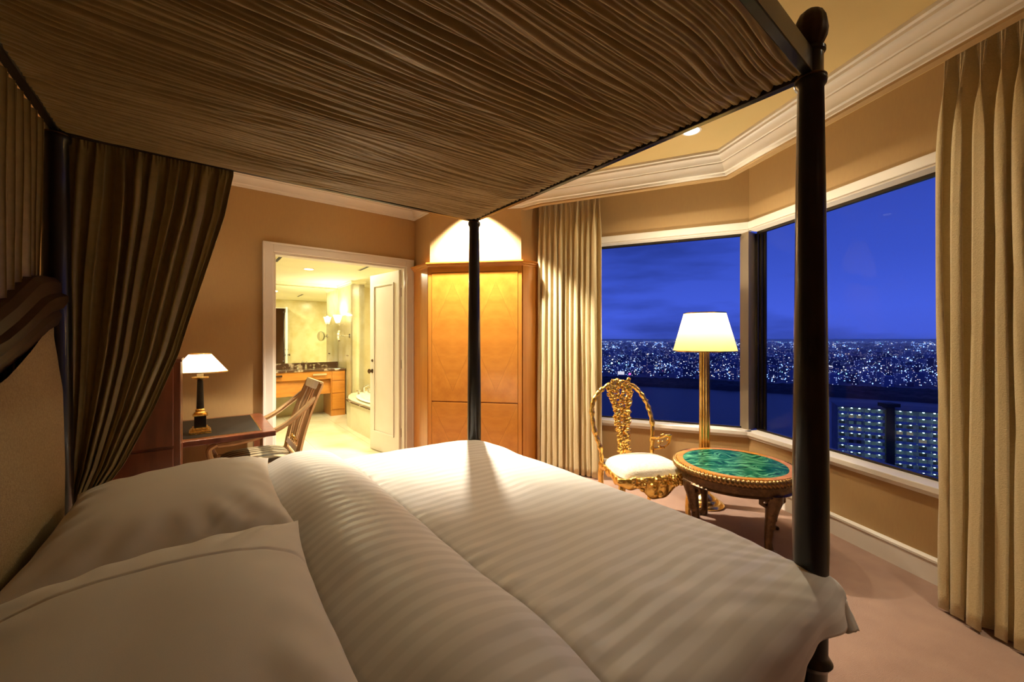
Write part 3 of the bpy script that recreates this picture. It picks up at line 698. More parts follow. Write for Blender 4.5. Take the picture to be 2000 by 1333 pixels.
for r, z in ((0.244, 1.268), (0.159, 1.580)):
    MB().grid(lambda u, v: (LX + (r + 0.003 * math.cos(2 * PI * v)) * math.cos(2 * PI * u), LY + (r + 0.003 * math.cos(2 * PI * v)) * math.sin(2 * PI * u), z + 0.005 * math.sin(2 * PI * v)), 64, 6, cu=True, cv=True).build('shade_trim', M['brass'], fl, smooth=True)
MB().ball((LX, LY, 1.44), 0.035, 14, 9).build('bulb', M['bulb'], fl, smooth=True)
light('floor_lamp_light', 'POINT', (LX, LY, 1.485), 52, (1.0, 0.84, 0.60), 0.035)

# ------------------------------------------------------------------ malachite table
TX, TY = 1.555, 2.80
tb = thing('malachite_table', 'low round table with green malachite top and carved gilt legs by the window', 'table', (TX, TY, 0))
MB().lathe([(0.0001, 0.493), (0.324, 0.493), (0.324, 0.503), (0.0001, 0.503)], (TX, TY), 72).build('stone_top', M['malachite'], tb)
MB().lathe([(0.324, 0.482), (0.368, 0.482), (0.372, 0.494), (0.366, 0.5045), (0.326, 0.5045), (0.3245, 0.502), (0.324, 0.482)], (TX, TY), 72).build('wood_border', M['rimwood'], tb)
def rope(u, v):
    th = 2 * PI * u; ph = 2 * PI * v; ph0 = ph
    rr = 0.0185 + 0.0048 * math.sin(92 * th + 2 * ph)
    return (TX + (0.376 + rr * math.cos(ph0)) * math.cos(th), TY + (0.376 + rr * math.cos(ph0)) * math.sin(th), 0.478 + 1.15 * rr * math.sin(ph0))
MB().grid(rope, 828, 10, cu=True, cv=True).build('rope_edge', M['ropegold'], tb, smooth=True, angle=180)
MB().lathe([(0.30, 0.385), (0.365, 0.385), (0.372, 0.392), (0.362, 0.402), (0.366, 0.448), (0.374, 0.456), (0.374, 0.482), (0.0001, 0.482)], (TX, TY), 64).build('apron', M['tablewood'], tb, smooth=True)
for ang in (-78, 12, 102, 192):
    a = math.radians(ang); c, s_ = math.cos(a), math.sin(a)
    def q(r, z, o=0.0): return (TX + c * r - s_ * o, TY + s_ * r + c * o, z)
    lg = MB()
    prof = [(0.335, 0.40, 0.052), (0.335, 0.36, 0.050), (0.325, 0.31, 0.040), (0.315, 0.25, 0.033), (0.30, 0.17, 0.026), (0.293, 0.09, 0.022), (0.298, 0.05, 0.024), (0.31, 0.02, 0.03)]
    lg.tube([q(r, z) for r, z, w in prof], [w for r, z, w in prof], 12)
    for o_ in (-1, 1):                                        # carved bracket scrolls at the knee
        lg.tube([q(0.33, 0.385, o_ * 0.03), q(0.325, 0.375, o_ * 0.08), q(0.325, 0.35, o_ * 0.085), q(0.325, 0.33, o_ * 0.05)], [0.03, 0.018, 0.012, 0.012], 8)
    for k in range(7): lg.ball(q(0.36 - 0.006 * k, 0.36 - 0.028 * k, 0.01 * (-1) ** k), (0.012, 0.012, 0.018), 6, 5)
    lgo = lg.build('leg', M['tablewood'], tb, smooth=True)
    pwm = MB()
    pwm.ball(q(0.315, 0.026), (0.034, 0.034, 0.026), 10, 7)
    for o_ in (-0.024, -0.008, 0.008, 0.024): pwm.ball(q(0.345, 0.014, o_), (0.014, 0.010, 0.014), 7, 5)
    pwm.build('paw_foot', M['tablewood'], lgo, smooth=True)

# ------------------------------------------------------------------ gilded chair
gx, gy, grz = 0.965, 2.985, math.radians(192)
gc = thing('gilded_chair', 'gilded openwork chair with carved foliage back and cream seat beside the curtain', 'chair', (gx, gy, 0), grz)
def seatf(u, v, w0=0.235, w1=0.285, y0=-0.21, y1=0.235, zt=0.475, th=0.075):
    pass
def cushion(w0, w1, y0, y1, zb, h, nu=28, nv=28, uvs=1.0, edge=3.2):
    mb = MB()
    def fn(side):
        def g_(u, v):
            p = u * 2 - 1; q = v * 2 - 1
            r = 1 - 0.10 * (abs(p) ** 2.2) * (abs(q) ** 2.2)
            wv = lerp(w0, w1, v); x = p * wv * (1 - 0.04 * q * q) * r; y = lerp(y0, y1, v) if True else 0
            yc = (y0 + y1) / 2; y = yc + (y - yc) * r * (1 - 0.03 * p * p)
            e = (1 - abs(p) ** edge) ** 0.5 * (1 - abs(q) ** edge) ** 0.5
            return (x, y, zb + (h * e if side > 0 else -0.012 * e))
        return g_
    mb.grid(fn(1), nu, nv, uvfn=lambda u, v: ((v) * (y1 - y0) * uvs, (u) * (w0 + w1) * uvs)); mb.grid(fn(-1), nu, nv, uvfn=lambda u, v: (v, u)); return mb
cushion(0.235, 0.275, -0.20, 0.225, 0.405, 0.085).build('seat', M['seatw'], gc, smooth=True, world=False, angle=180)
ap = MB()
def apr(u, v):                                # apron skirt running round front and sides
    pts = [(-0.232, -0.20), (-0.28, 0.20), (-0.25, 0.225), (0.25, 0.225), (0.28, 0.20), (0.232, -0.20)]
    L = [0]
    for a, b in zip(pts, pts[1:]): L.append(L[-1] + math.dist(a, b))
    s_ = u * L[-1]
    for i in range(5):
        if s_ <= L[i + 1] + 1e-9: k = (s_ - L[i]) / (L[i + 1] - L[i]); p = (lerp(pts[i][0], pts[i + 1][0], k), lerp(pts[i][1], pts[i + 1][1], k)); break
    dep = 0.05 + 0.075 * math.exp(-((u - 0.5) / 0.07) ** 2) + 0.035 * math.exp(-((u - 0.5) / 0.16) ** 2) + 0.01 * math.sin(u * 60)
    out = 0.012 * math.sin(v * PI) + 0.006 * math.sin(u * 110) * math.sin(v * PI)
    cx = p[0] * (1 + out * 3); cy = p[1] * (1 + out * 3)
    return (cx, cy, 0.412 - dep * v)
ap.grid(apr, 160, 8)
for k in range(46):
    u = 0.36 + 0.28 * random.random(); v = random.random() * 0.9; p = apr(u, v)
    ap.ball((p[0], p[1] + 0.006, p[2]), (random.uniform(0.008, 0.018), 0.007, random.uniform(0.006, 0.012)), 6, 4, Matrix.Rotation(random.uniform(0, 3), 3, 'Y'))
ap.build('carved_apron', M['gold'], gc, smooth=True, world=False, solid=0.014)
def cr_spline(pts, n=8):
    out = []; P = [Vector(p) for p in pts]; P = [P[0] * 2 - P[1]] + P + [P[-1] * 2 - P[-2]]
    for i in range(1, len(P) - 2):
        for k in range(n):
            t = k / n; a, b, c, d = P[i - 1], P[i], P[i + 1], P[i + 2]
            out.append(0.5 * ((2 * b) + (c - a) * t + (2 * a - 5 * b + 4 * c - d) * t * t + (3 * b - a - 3 * c + d) * t ** 3))
    out.append(P[-2]); return out
def gback(x, z): return (x, -0.205 - 0.16 * max(0, z - 0.42), z)
hoop = cr_spline([gback(*p) for p in ((0.215, 0.36), (0.225, 0.50), (0.265, 0.64), (0.275, 0.80), (0.235, 0.905), (0.15, 0.975), (0.03, 1.015), (-0.09, 0.985), (-0.175, 0.90), (-0.225, 0.79), (-0.245, 0.66), (-0.225, 0.50), (-0.215, 0.36))], 8)
rr = [0.0185 + 0.0035 * math.sin(i * 1.7) + 0.002 * math.sin(i * 0.9) for i in range(len(hoop))]
hb = MB().tube(hoop, rr, 9)
for i in range(0, len(hoop), 2):
    p = hoop[i]; hb.ball((p.x + random.uniform(-.012, .012), p.y + 0.006, p.z + random.uniform(-.01, .01)), (0.007, 0.006, 0.017), 6, 4, Matrix.Rotation(random.uniform(-1, 1), 3, 'Y'))
hb.build('back_frame', M['gold'], gc, smooth=True, world=False)
spl = MB(); rnd = random.Random(5)
def leafblob(mb, x, z, s_, yo=0.0):
    y = gback(x, z)[1] + yo
    R = Matrix.Rotation(rnd.uniform(0, 2 * PI), 3, 'Y') @ Matrix.Rotation(rnd.uniform(-0.7, 0.7), 3, 'X')
    mb.ball((x, y, z), (0.026 * s_, 0.009 * s_, 0.014 * s_), 8, 5, R)
for k in range(300):
    z = rnd.uniform(0.47, 1.03); 
    hw = pw(z, [(0.45, 0.055), (0.5, 0.03), (0.6, 0.042), (0.75, 0.058), (0.85, 0.075), (0.90, 0.10), (0.96, 0.105), (1.01, 0.06), (1.05, 0.02)])
    x = 0.02 + rnd.uniform(-1, 1) * hw
    if rnd.random() < 0.5: x = 0.02 + (1 if rnd.random() < .5 else -1) * hw * rnd.uniform(0.6, 1.0)
    leafblob(spl, x, z, rnd.uniform(0.7, 1.25), rnd.uniform(-0.012, 0.018))
for k in range(26): leafblob(spl, 0.03 + rnd.uniform(-0.10, 0.10), rnd.uniform(0.95, 1.03), rnd.uniform(0.8, 1.2), 0.01)
for xo in (-0.02, 0.02): spl.tube(cr_spline([gback(0.02 + xo * math.cos(k * 1.4), 0.44 + 0.055 * k) for k in range(10)], 4), 0.0075, 7)
spl.build('carved_splat', M['gold'], gc, smooth=True, world=False)
arm = MB()
arm.tube(cr_spline([(-0.225, -0.22, 0.56), (-0.25, -0.16, 0.575), (-0.285, -0.12, 0.60), (-0.33, -0.12, 0.60), (-0.335, -0.15, 0.575)], 5), 0.011, 7)
arm.tube(cr_spline([(-0.225, -0.22, 0.47), (-0.27, -0.17, 0.49), (-0.315, -0.13, 0.53), (-0.33, -0.12, 0.60)], 5), 0.009, 7)
for k in range(14): arm.ball((-0.23 - 0.1 * random.random(), -0.17 + 0.04 * random.random(), 0.49 + 0.11 * random.random()), (0.014, 0.008, 0.008), 6, 4, Matrix.Rotation(random.random() * 3, 3, 'Y'))
arm.build('arm_scroll', M['gold'], gc, smooth=True, world=False)
for sx, sy in ((-1, -1), (1, -1), (-1, 1), (1, 1)):
    x0 = 0.215 if sy < 0 else 0.25; y0 = -0.195 if sy < 0 else 0.195
    pts = cr_spline([(sx * x0, y0, 0.40), (sx * (x0 + 0.012), y0 + sy * 0.014, 0.30), (sx * x0, y0 + sy * (0.01 if sy > 0 else 0.03), 0.15), (sx * (x0 + 0.01), y0 + sy * (0.03 if sy > 0 else 0.07), 0.018)], 5)
    lg = MB().tube(pts, [lerp(0.027, 0.014, i / (len(pts) - 1)) for i in range(len(pts))], 10)
    lg.ball((sx * (x0 + 0.01), y0 + sy * (0.03 if sy > 0 else 0.07), 0.016), 0.018, 8, 6)
    lg.build('leg', M['gold'], gc, smooth=True, world=False)

# ------------------------------------------------------------------ writing desk
dR = V2(-1.72, 2.905)                                     # front right corner of the top
nD = (dR - O).dot(nz_); tD = (dR - O).dot(ez)
desk = thing('writing_desk', 'mahogany writing desk with black leather inlay along the wall, carrying the small lamp', 'desk', BW(tD - 0.5, -0.4, 0))
tL = tD - 0.98
bprism(MB(), tL, tD, nD, -0.03, 0.662, 0.70).build('desktop', M['mahog'], desk, bevel=0.006)
bprism(MB(), tL + 0.06, tD - 0.09, nD + 0.07, -0.09, 0.70, 0.7015).build('leather_inlay', M['leather'], desk)
ib = MB()
for (a, b, c, d) in ((tL + 0.052, tD - 0.082, nD + 0.062, nD + 0.069), (tL + 0.052, tD - 0.082, -0.089, -0.082), (tD - 0.089, tD - 0.082, nD + 0.062, -0.082), (tL + 0.052, tL + 0.059, nD + 0.062, -0.082)):
    bprism(ib, a, b, c, d, 0.70, 0.7012)
ib.build('gilt_border', M['gold'], desk)
ap = MB(); bprism(ap, tL + 0.02, tD - 0.35, -0.12, -0.10, 0.56, 0.66); ap.build('back_apron', M['mahog'], desk)
for a, b in ((tL + 0.02, nD + 0.02), (tL + 0.02, -0.09), (tD - 0.06, -0.09), (tD - 0.62, nD + 0.03)):
    lg = bprism(MB(), a, a + 0.045, b, b + 0.045, 0.0, 0.66).build('leg', M['mahog'], desk)
# table lamp
tlx, tly = at_z(391, 846, 0.70).x, at_z(391, 846, 0.70).y
tlm = thing('table_lamp', 'small lit lamp with white cone shade and black gilt column on the desk', 'lamp', (tlx, tly, 0.70), math.atan2(ez.y, ez.x))
def sq(mb, w, z0, z1): mb.box((0, 0, (z0 + z1) / 2), (w, w, z1 - z0)); return mb
b_ = MB(); sq(b_, 0.125, 0.0, 0.02); sq(b_, 0.108, 0.02, 0.032); sq(b_, 0.09, 0.032, 0.045); b_.build('foot', M['gold'], tlm, world=False, bevel=0.003)
sq(MB(), 0.068, 0.045, 0.125).build('pedestal', M['leather'], tlm, world=False, bevel=0.002)
b_ = MB(); sq(b_, 0.085, 0.125, 0.135); b_.lathe([(0.034, 0.135), (0.036, 0.145), (0.026, 0.155), (0.028, 0.165), (0.02, 0.175)], (0, 0), 20); b_.build('collar', M['gold'], tlm, world=False, smooth=True)
MB().lathe([(0.022, 0.175), (0.017, 0.375)], (0, 0), 20).build('column', M['leather'], tlm, smooth=True, world=False)
b_ = MB(); b_.lathe([(0.018, 0.375), (0.028, 0.382), (0.05, 0.39), (0.05, 0.398), (0.02, 0.402)], (0, 0), 20); b_.build('drip_plate', M['gold'], tlm, smooth=True, world=False)
MB().lathe([(0.019, 0.402), (0.019, 0.46)], (0, 0), 16).build('candle_sleeve', M['shadew'], tlm, smooth=True, world=False)
MB().grid(lambda u, v: (lerp(0.162, 0.062, v) * math.cos(2 * PI * u), lerp(0.162, 0.062, v) * math.sin(2 * PI * u), lerp(0.435, 0.562, v)), 48, 4, cu=True).build('shade', M['shadew'], tlm, smooth=True, world=False)
for r, z in ((0.163, 0.435), (0.063, 0.562)):
    MB().grid(lambda u, v: ((r + 0.0025 * math.cos(2 * PI * v)) * math.cos(2 * PI * u), (r + 0.0025 * math.cos(2 * PI * v)) * math.sin(2 * PI * u), z + 0.004 * math.sin(2 * PI * v)), 48, 6, cu=True, cv=True).build('shade_trim', M['gold'], tlm, smooth=True, world=False)
MB().ball((0, 0, 0.485), 0.018, 10, 7).build('bulb', M['bulb'], tlm, smooth=True, world=False)
light('table_lamp_light', 'POINT', (tlx, tly, 0.70 + 0.515), 12, (1.0, 0.84, 0.60), 0.02)
# mahogany cabinet on the far side of the bed
bu = V2(-0.7895, -0.614); bw = V2(-0.614, 0.7895); P1 = V2(0.957, 1.277)
def BD(a, b, z=None):
    p = P1 + bu * a + bw * b
    return (p.x, p.y) if z is None else (p.x, p.y, z)
mc = thing('bedside_cabinet', 'dark mahogany cabinet between the bed and the writing desk, behind the drape', 'cabinet', BD(1.95, 2.5, 0))
def dprism(mb, a0, a1, b0, b1, z0, z1): return mb.prism([BD(a0, b0), BD(a1, b0), BD(a1, b1), BD(a0, b1)], z0, z1)
dprism(MB(), 1.63, 2.10, 2.36, 2.635, 0.0, 1.245).build('carcass', M['mahog'], mc, bevel=0.004)
dprism(MB(), 1.625, 2.10, 2.355, 2.64, 1.245, 1.262).build('top', M['mahog'], mc, bevel=0.004)
dprism(MB(), 1.66, 2.08, 2.348, 2.36, 0.80, 1.22).build('upper_door', M['mahog'], mc, bevel=0.003)
dprism(MB(), 1.66, 2.08, 2.348, 2.36, 0.08, 0.785).build('lower_door', M['mahog'], mc, bevel=0.003)
# desk chair
dc = V2(-2.023, 3.147)
ch = thing('desk_armchair', 'champagne wooden armchair with spindle back and striped seat at the desk', 'chair', (dc.x, dc.y, 0), math.radians(128.2))
cushion(0.235, 0.255, -0.235, 0.245, 0.425, 0.065).build('seat', M['seatstripe'], ch, smooth=True, world=False, angle=180)
b_ = MB()
for sx in (-1, 1): b_.bar((sx * 0.235, -0.25, 0.405), (sx * 0.26, 0.25, 0.405), 0.03, 0.06)
b_.bar((-0.235, -0.25, 0.405), (0.235, -0.25, 0.405), 0.03, 0.06); b_.bar((-0.26, 0.25, 0.405), (0.26, 0.25, 0.405), 0.03, 0.06); b_.build('seat_frame', M['chair'], ch, world=False, bevel=0.004)
def bk(x, z): 
    k = (z - 0.43) / 0.56; return (x * lerp(1.0, 0.94, k), -0.25 - 0.17 * k + 0.02 * math.sin(PI * k), z)
for sx in (-1, 1):
    MB().tube(cr_spline([bk(sx * 0.245, 0.40), bk(sx * 0.25, 0.60), bk(sx * 0.25, 0.80), bk(sx * 0.245, 1.0)], 5), 0.024, 4, flat=0.9).build('back_stile', M['chair'], ch, world=False)
MB().bar(bk(-0.25, 0.985), bk(0.25, 0.985), 0.035, 0.075, (0, -0.3, 1)).build('crest_rail', M['chair'], ch, world=False, bevel=0.006)
MB().bar(bk(-0.24, 0.49), bk(0.24, 0.49), 0.028, 0.045, (0, -0.3, 1)).build('lower_rail', M['chair'], ch, world=False, bevel=0.004)
for k in range(5):
    x = -0.16 + 0.08 * k
    sl = MB().tube([bk(x * 0.75, 0.50), bk(x, 0.66), bk(x * 1.15, 0.8), bk(x * 1.2, 0.96)], [0.013, 0.017, 0.021, 0.024], 8, flat=0.45)
    so = sl.build('back_slat', M['chair'], ch, world=False, smooth=True)
    MB().ball(bk(x * 0.75, 0.545), 0.015, 8, 6).build('bead', M['gold'], so, smooth=True, world=False)
for sx in (-1, 1):
    p0 = bk(sx * 0.25, 0.90)
    am = cr_spline([p0, (sx * 0.27, -0.27, 0.80), (sx * 0.285, -0.14, 0.705), (sx * 0.29, 0.0, 0.655), (sx * 0.285, 0.14, 0.632), (sx * 0.275, 0.25, 0.628)], 5)
    MB().tube(am, [0.019] * len(am), 8, flat=1.1).build('arm', M['chair'], ch, world=False, smooth=True)
    ps = cr_spline([(sx * 0.275, 0.255, 0.635), (sx * 0.272, 0.30, 0.60), (sx * 0.268, 0.285, 0.52), (sx * 0.262, 0.25, 0.43)], 5)
    MB().tube(ps, 0.018, 8).build('arm_support', M['chair'], ch, world=False, smooth=True)
    for sy in (-1, 1):
        pts = cr_spline([(sx * 0.24, sy * 0.24, 0.40), (sx * 0.243, sy * 0.25, 0.2), (sx * 0.25, sy * 0.30, 0.0)], 5)
        MB().tube(pts, [lerp(0.026, 0.017, i / (len(pts) - 1)) for i in range(len(pts))], 8).build('leg', M['chair'], ch, world=False, smooth=True)

# ------------------------------------------------------------------ four-poster bed
bed = thing('four_poster_bed', 'black four-poster bed with ribbed silk canopy and curved upholstered headboard', 'bed', BD(1.0, 1.0, 0))
BL, BWD, ZR = 2.008, 2.0, 2.21
prof = [(0.034, 0.0), (0.04, 0.03), (0.046, 0.10), (0.040, 0.2), (0.044, 0.325), (0.050, 0.335), (0.058, 0.348), (0.050, 0.361), (0.045, 0.372), (0.047, 0.62), (0.049, 0.70), (0.048, 1.0), (0.044, 1.4), (0.039, 1.9), (0.035, 2.17),
        (0.042, 2.18), (0.044, 2.19), (0.042, 2.20), (0.034, 2.21), (0.034, 2.275), (0.040, 2.282), (0.040, 2.292), (0.026, 2.298)]
for a, b in ((0, 0), (0, BWD), (BL, 0), (BL, BWD)):
    c = BD(a, b); po = MB().lathe(prof, c, 28).build('post', M['post'], bed, smooth=True)
    fn_ = [(0.022, 2.296), (0.034, 2.31), (0.043, 2.33), (0.046, 2.355), (0.042, 2.385), (0.032, 2.408), (0.018, 2.42), (0.0, 2.424)]
    MB().lathe(fn_, c, 48, fn=lambda th, z: 1 + 0.025 * math.cos(12 * th)).build('finial', M['crest'], po, smooth=True, angle=60)
    MB().lathe([(0.041, 2.196), (0.0435, 2.199), (0.0435, 2.203), (0.041, 2.206)], c, 24).build('brass_ring', M['bronze'], po, smooth=True)
rw = 0.028
for (a0, b0, a1, b1) in ((0.03, 0, BL - 0.03, 0), (0.03, BWD, BL - 0.03, BWD), (0, 0.03, 0, BWD - 0.03), (BL, 0.03, BL, BWD - 0.03)):
    MB().bar(BD(a0, b0, ZR + 0.035), BD(a1, b1, ZR + 0.035), rw, 0.075).build('canopy_rail', M['post'], bed, bevel=0.003)
# gathered canopy cloth: ridges run from head to foot
def canopy(u, v):
    a = lerp(0.008, BL - 0.008, u); b = lerp(0.0, BWD, v); ve = sst(0, 0.018, min(v, 1 - v))
    end = min(u, 1 - u)
    w = b + 0.028 * n1(a * 1.1, b * 2.2, 3) * sst(0, .25, end) + 0.010 * n1(a * 3.0, b * 6, 9) * sst(0, .15, end)
    env = 0.35 + 0.65 * sst(0, 0.08, end)
    r = 0.55 - 1.3 * abs(math.sin(w * PI * 30 + 3.2 * n1(b * 7, a * 0.9, 2))) ** 0.55
    r2 = 0.5 - abs(math.sin(w * PI * 73 + 3.4 * n1(b * 15, a * 1.3, 7))) ** 0.8
    amp = -0.030 * (0.35 + 1.2 * max(0, 0.5 + 1.1 * n1(b * 6, a * 0.9, 1)))
    d2 = 0.011 * r2 * (0.7 + 0.6 * n1(b * 11, a, 5))
    gthr = 0.008 * n1(b * 50, a * 13, 4) * (1 - sst(0.0, 0.14, end))
    big = 0.012 * n1(w * 7, a * 0.8, 6)
    sag = -0.028 * math.sin(PI * u) * (0.3 + 0.7 * math.sin(PI * v))
    return BD(a, b, ZR + 0.004 + ve * (0.010 + sag * 0.8 + amp * env * -r + d2 * env + gthr + big * env))
MB().grid(canopy, 90, 1300).build('canopy_cloth', M['canopy'], bed, smooth=True, angle=180)
# headboard
def hb_top(b):
    x = abs(b - 1.0); return pw(x, [(0, 1.385), (0.15, 1.395), (0.335, 1.433), (0.47, 1.481), (0.63, 1.553), (0.70, 1.584), (0.80, 1.603), (0.98, 1.615)])
def hb_low(b):
    x = abs(b - 1.0); return pw(x, [(0, 1.215), (0.15, 1.222), (0.335, 1.258), (0.6, 1.328), (0.72, 1.364), (0.84, 1.403), (0.98, 1.43)])
A0 = 2.015
hd = MB()
hd.grid(lambda u, v: BD(A0 + 0.02, lerp(0.05, 1.95, u), lerp(0.25, hb_low(lerp(0.05, 1.95, u)) + 0.05, v)), 40, 2)
head = hd.build('headboard', M['post'], bed, solid=0.03)
def crest(u, v):
    b = lerp(0.03, 1.97, u); t0, l0 = hb_top(b), hb_low(b); hgt = t0 - l0; 
    pr = [(A0 + 0.03, l0), (A0 - 0.02, l0), (A0 - 0.03, l0 + 0.2 * hgt), (A0 - 0.022, l0 + 0.32 * hgt), (A0 - 0.034, l0 + 0.36 * hgt), (A0 - 0.046, l0 + 0.50 * hgt), (A0 - 0.046, l0 + 0.62 * hgt), (A0 - 0.030, l0 + 0.68 * hgt), (A0 - 0.028, l0 + 0.9 * hgt), (A0 - 0.012, t0), (A0 + 0.03, t0)]
    k = int(round(v * 11)) % 11; p = pr[k]; return BD(p[0], b, p[1])
MB().grid(lambda u, v: crest(u, v), 60, 11, cv=True).build('crest_rail', M['crest'], head, smooth=True, angle=30)
def upan(u, v):
    # padded panel that bows forward between mattress and crest
    s_ = u * 2 - 1; b = 1.0 + s_ * 0.925; ztop = hb_low(b) + 0.004; z = lerp(0.45, ztop, v)
    bow = pw(z, [(0.45, 0.045), (0.87, 0.050), (1.17, 0.042), (1.3, 0.022), (1.41, 0.0)])
    e = (1 - abs(s_) ** 30) ** 0.5
    return BD(A0 - 0.015 - bow * (0.85 + 0.25 * (1 - s_ * s_)) * max(e, 0.0), b, z)
MB().grid(upan, 90, 50).build('upholstered_panel', M['uphol'], head, smooth=True, angle=180)
dprism(MB(), 0.05, 1.93, 0.0, 0.035, 0.2, 0.50).build('side_rail', M['post'], bed); dprism(MB(), 0.05, 1.93, BWD - 0.035, BWD, 0.2, 0.50).build('side_rail', M['post'], bed)
dprism(MB(), -0.01, 0.02, 0.06, BWD - 0.06, 0.2, 0.34).build('foot_rail', M['post'], bed)
mt = dprism(MB(), 0.03, 1.92, 0.065, BWD - 0.065, 0.30, 0.60).build('mattress', M['pillow'], bevel=0.05)
tag(mt, 'white mattress under the duvet on the four-poster bed', 'mattress')

# duvet: unfolded cloth coordinates p (towards the head) and q (across); metres
def drop(e, R):
    if e <= 0: return 0.0, 0.0
    if e < R * PI / 2: return R * math.sin(e / R), R * (1 - math.cos(e / R))
    k = e - R * PI / 2; return R + 0.05 * k, R + k
def duvet(u, v):
    p = lerp(-0.17, 1.40, u); q = lerp(-0.165, BWD + 0.2, v)
    a = p; b = q
    prof_ = pws(a, [(-0.4, 0.665), (0.0, 0.672), (0.3, 0.690), (0.7, 0.700), (0.86, 0.700), (0.905, 0.696), (0.920, 0.700), (0.940, 0.727), (0.985, 0.756), (1.05, 0.776), (1.13, 0.783), (1.21, 0.770), (1.29, 0.730), (1.36, 0.675), (1.42, 0.625)])
    z = prof_
    side = min(1, max(0, min(b, BWD - b) / 0.35)); z -= 0.03 * (1 - side) ** 2
    ea = 0.05 - p; eb = max(0.02 - q, 0); ec = max(q - (BWD - 0.02), 0); ea = max(ea, 0)
    oa, da = drop(ea, 0.07); ob, db = drop(eb, 0.10); oc, dc_ = drop(ec, 0.07)
    a = max(p, 0.05) - oa; b = min(max(q, 0.02), BWD - 0.02) - ob + oc
    dd = max(da, db, dc_)
    if ea > 0 and (eb > 0 or ec > 0):
        s_ = max(db, dc_)
        dd = (da ** 4 + s_ ** 4) ** 0.25; k = min(da, s_)
        a -= 0.10 * k; b += (-0.10 if eb > 0 else 0.15) * k; dd -= 0.22 * k
    # folds on the hanging parts and soft wrinkles on top
    hang = sst(0.02, 0.2, dd)
    if eb > 0: b -= hang * (0.020 * math.sin(p * 17 + 2 * n1(p * 3)) + 0.014 * n1(p * 9, q * 2))
    if ec > 0: b += hang * 0.02 * math.sin(p * 17)
    if ea > 0: a -= hang * 0.012 * math.sin(q * 18 + 2 * n1(q * 3))
    soft = 0.013 * n1(p * 3.0 + 4, q * 2.6) + 0.006 * n1(p * 7, q * 6, 2)
    wr = -0.006 * max(0, 1 - abs((p - 1.06) - 0.12 * (q - 1)) * 22) * max(0, n1(q * 4, 5) + .3)
    creas = -0.016 * math.exp(-((p - 0.914 - 0.012 * n1(q * 4)) / 0.010) ** 2) + 0.007 * math.sin(q * 75 + 5 * n1(q * 5)) * max(0, n1(q * 3, 7) + 0.25) * math.exp(-((p - 0.875) / 0.035) ** 2)
    ang_ = math.atan2(q + 0.35, p + 0.5)
    rad = 0.0038 * n1(ang_ * 26, math.hypot(p, q) * 1.1, 3) * sst(0.75, 0.1, q) * sst(1.3, 0.3, p) + 0.002 * n1(q * 9 + p * 5, p * 2.2, 8)
    # far-left end of the roll tucks down by the pillow
    z2 = z - dd + (soft + wr + creas) * (1 - hang) + rad
    return BD(a, b, z2)
dv = MB().grid(duvet, 260, 320, uvfn=lambda u, v: (lerp(-0.17, 1.40, u), lerp(-0.165, BWD + 0.2, v))).build('duvet', M['duvet'], smooth=True, angle=180, solid=0.012)
tag(dv, 'white satin-striped duvet with a folded head end covering the four-poster bed', 'duvet')

# pillows
def pillow(name, label, ca, cb, la, lb, zc, rot, tilt, seed, hh=0.10, seam=0):
    cr_, sr = math.cos(rot), math.sin(rot)
    def fn(side):
        def g_(u, v):
            p = u * 2 - 1; q = v * 2 - 1
            e = max(0, (1 - abs(p) ** 2.6)) ** 0.55 * max(0, (1 - abs(q) ** 2.9)) ** 0.55
            pin = 1 - 0.07 * (1 - abs(q) ** 3) * abs(p) ** 2; pin2 = 1 - 0.06 * (1 - abs(p) ** 3) * abs(q) ** 2
            x = p * la / 2 * pin; y = q * lb / 2 * pin2
            edge = 1 - e
            wr = 0.008 * n1(p * 1.6 + seed, q * 1.6, 1) + 0.012 * edge * e * n1(p * 5, q * 5, seed) + 0.006 * n1((p + q) * 7, (p - q) * 2, seed) * sst(0.7, 1.5, p * -1 + abs(q)) - 0.0042 * seam * math.exp(-((q - 0.42 - 0.08 * p) / 0.014) ** 2)
            rad = 0.004 * math.sin(math.atan2(p, q) * 17 + seed + 2 * n1(p * 2, q * 2, seed)) * sst(0.55, 1.0, math.hypot(p, q)) * (1 - max(abs(p), abs(q)) ** 8)
            z = side * hh * e * (1.0 if side > 0 else 0.75) + (wr + rad) * (1 if side > 0 else 0) + 0.012 * (abs(p * q) ** 3)
            A = ca + x * cr_ - y * sr; B = cb + x * sr + y * cr_
            return BD(A, B, zc + z + x * tilt)
        return g_
    mb = MB(); mb.grid(fn(1), 90, 240); mb.grid(fn(-1), 30, 35)
    o = mb.build(name, M['pillow'], smooth=True, angle=180)
    return tag(o, label, 'pillow', 'pillows against the headboard')
pillow('pillow', 'white pillow farther from the viewer, beside the tied-back silk drape', 1.615, 1.46, 0.66, 0.92, 0.742, 0.02, -0.05, 2, 0.118)
pillow('pillow', 'nearer white pillow with a long seam, at the lower left corner', 1.63, 0.56, 0.66, 0.98, 0.745, 0.02, -0.05, 8, 0.125, 1)

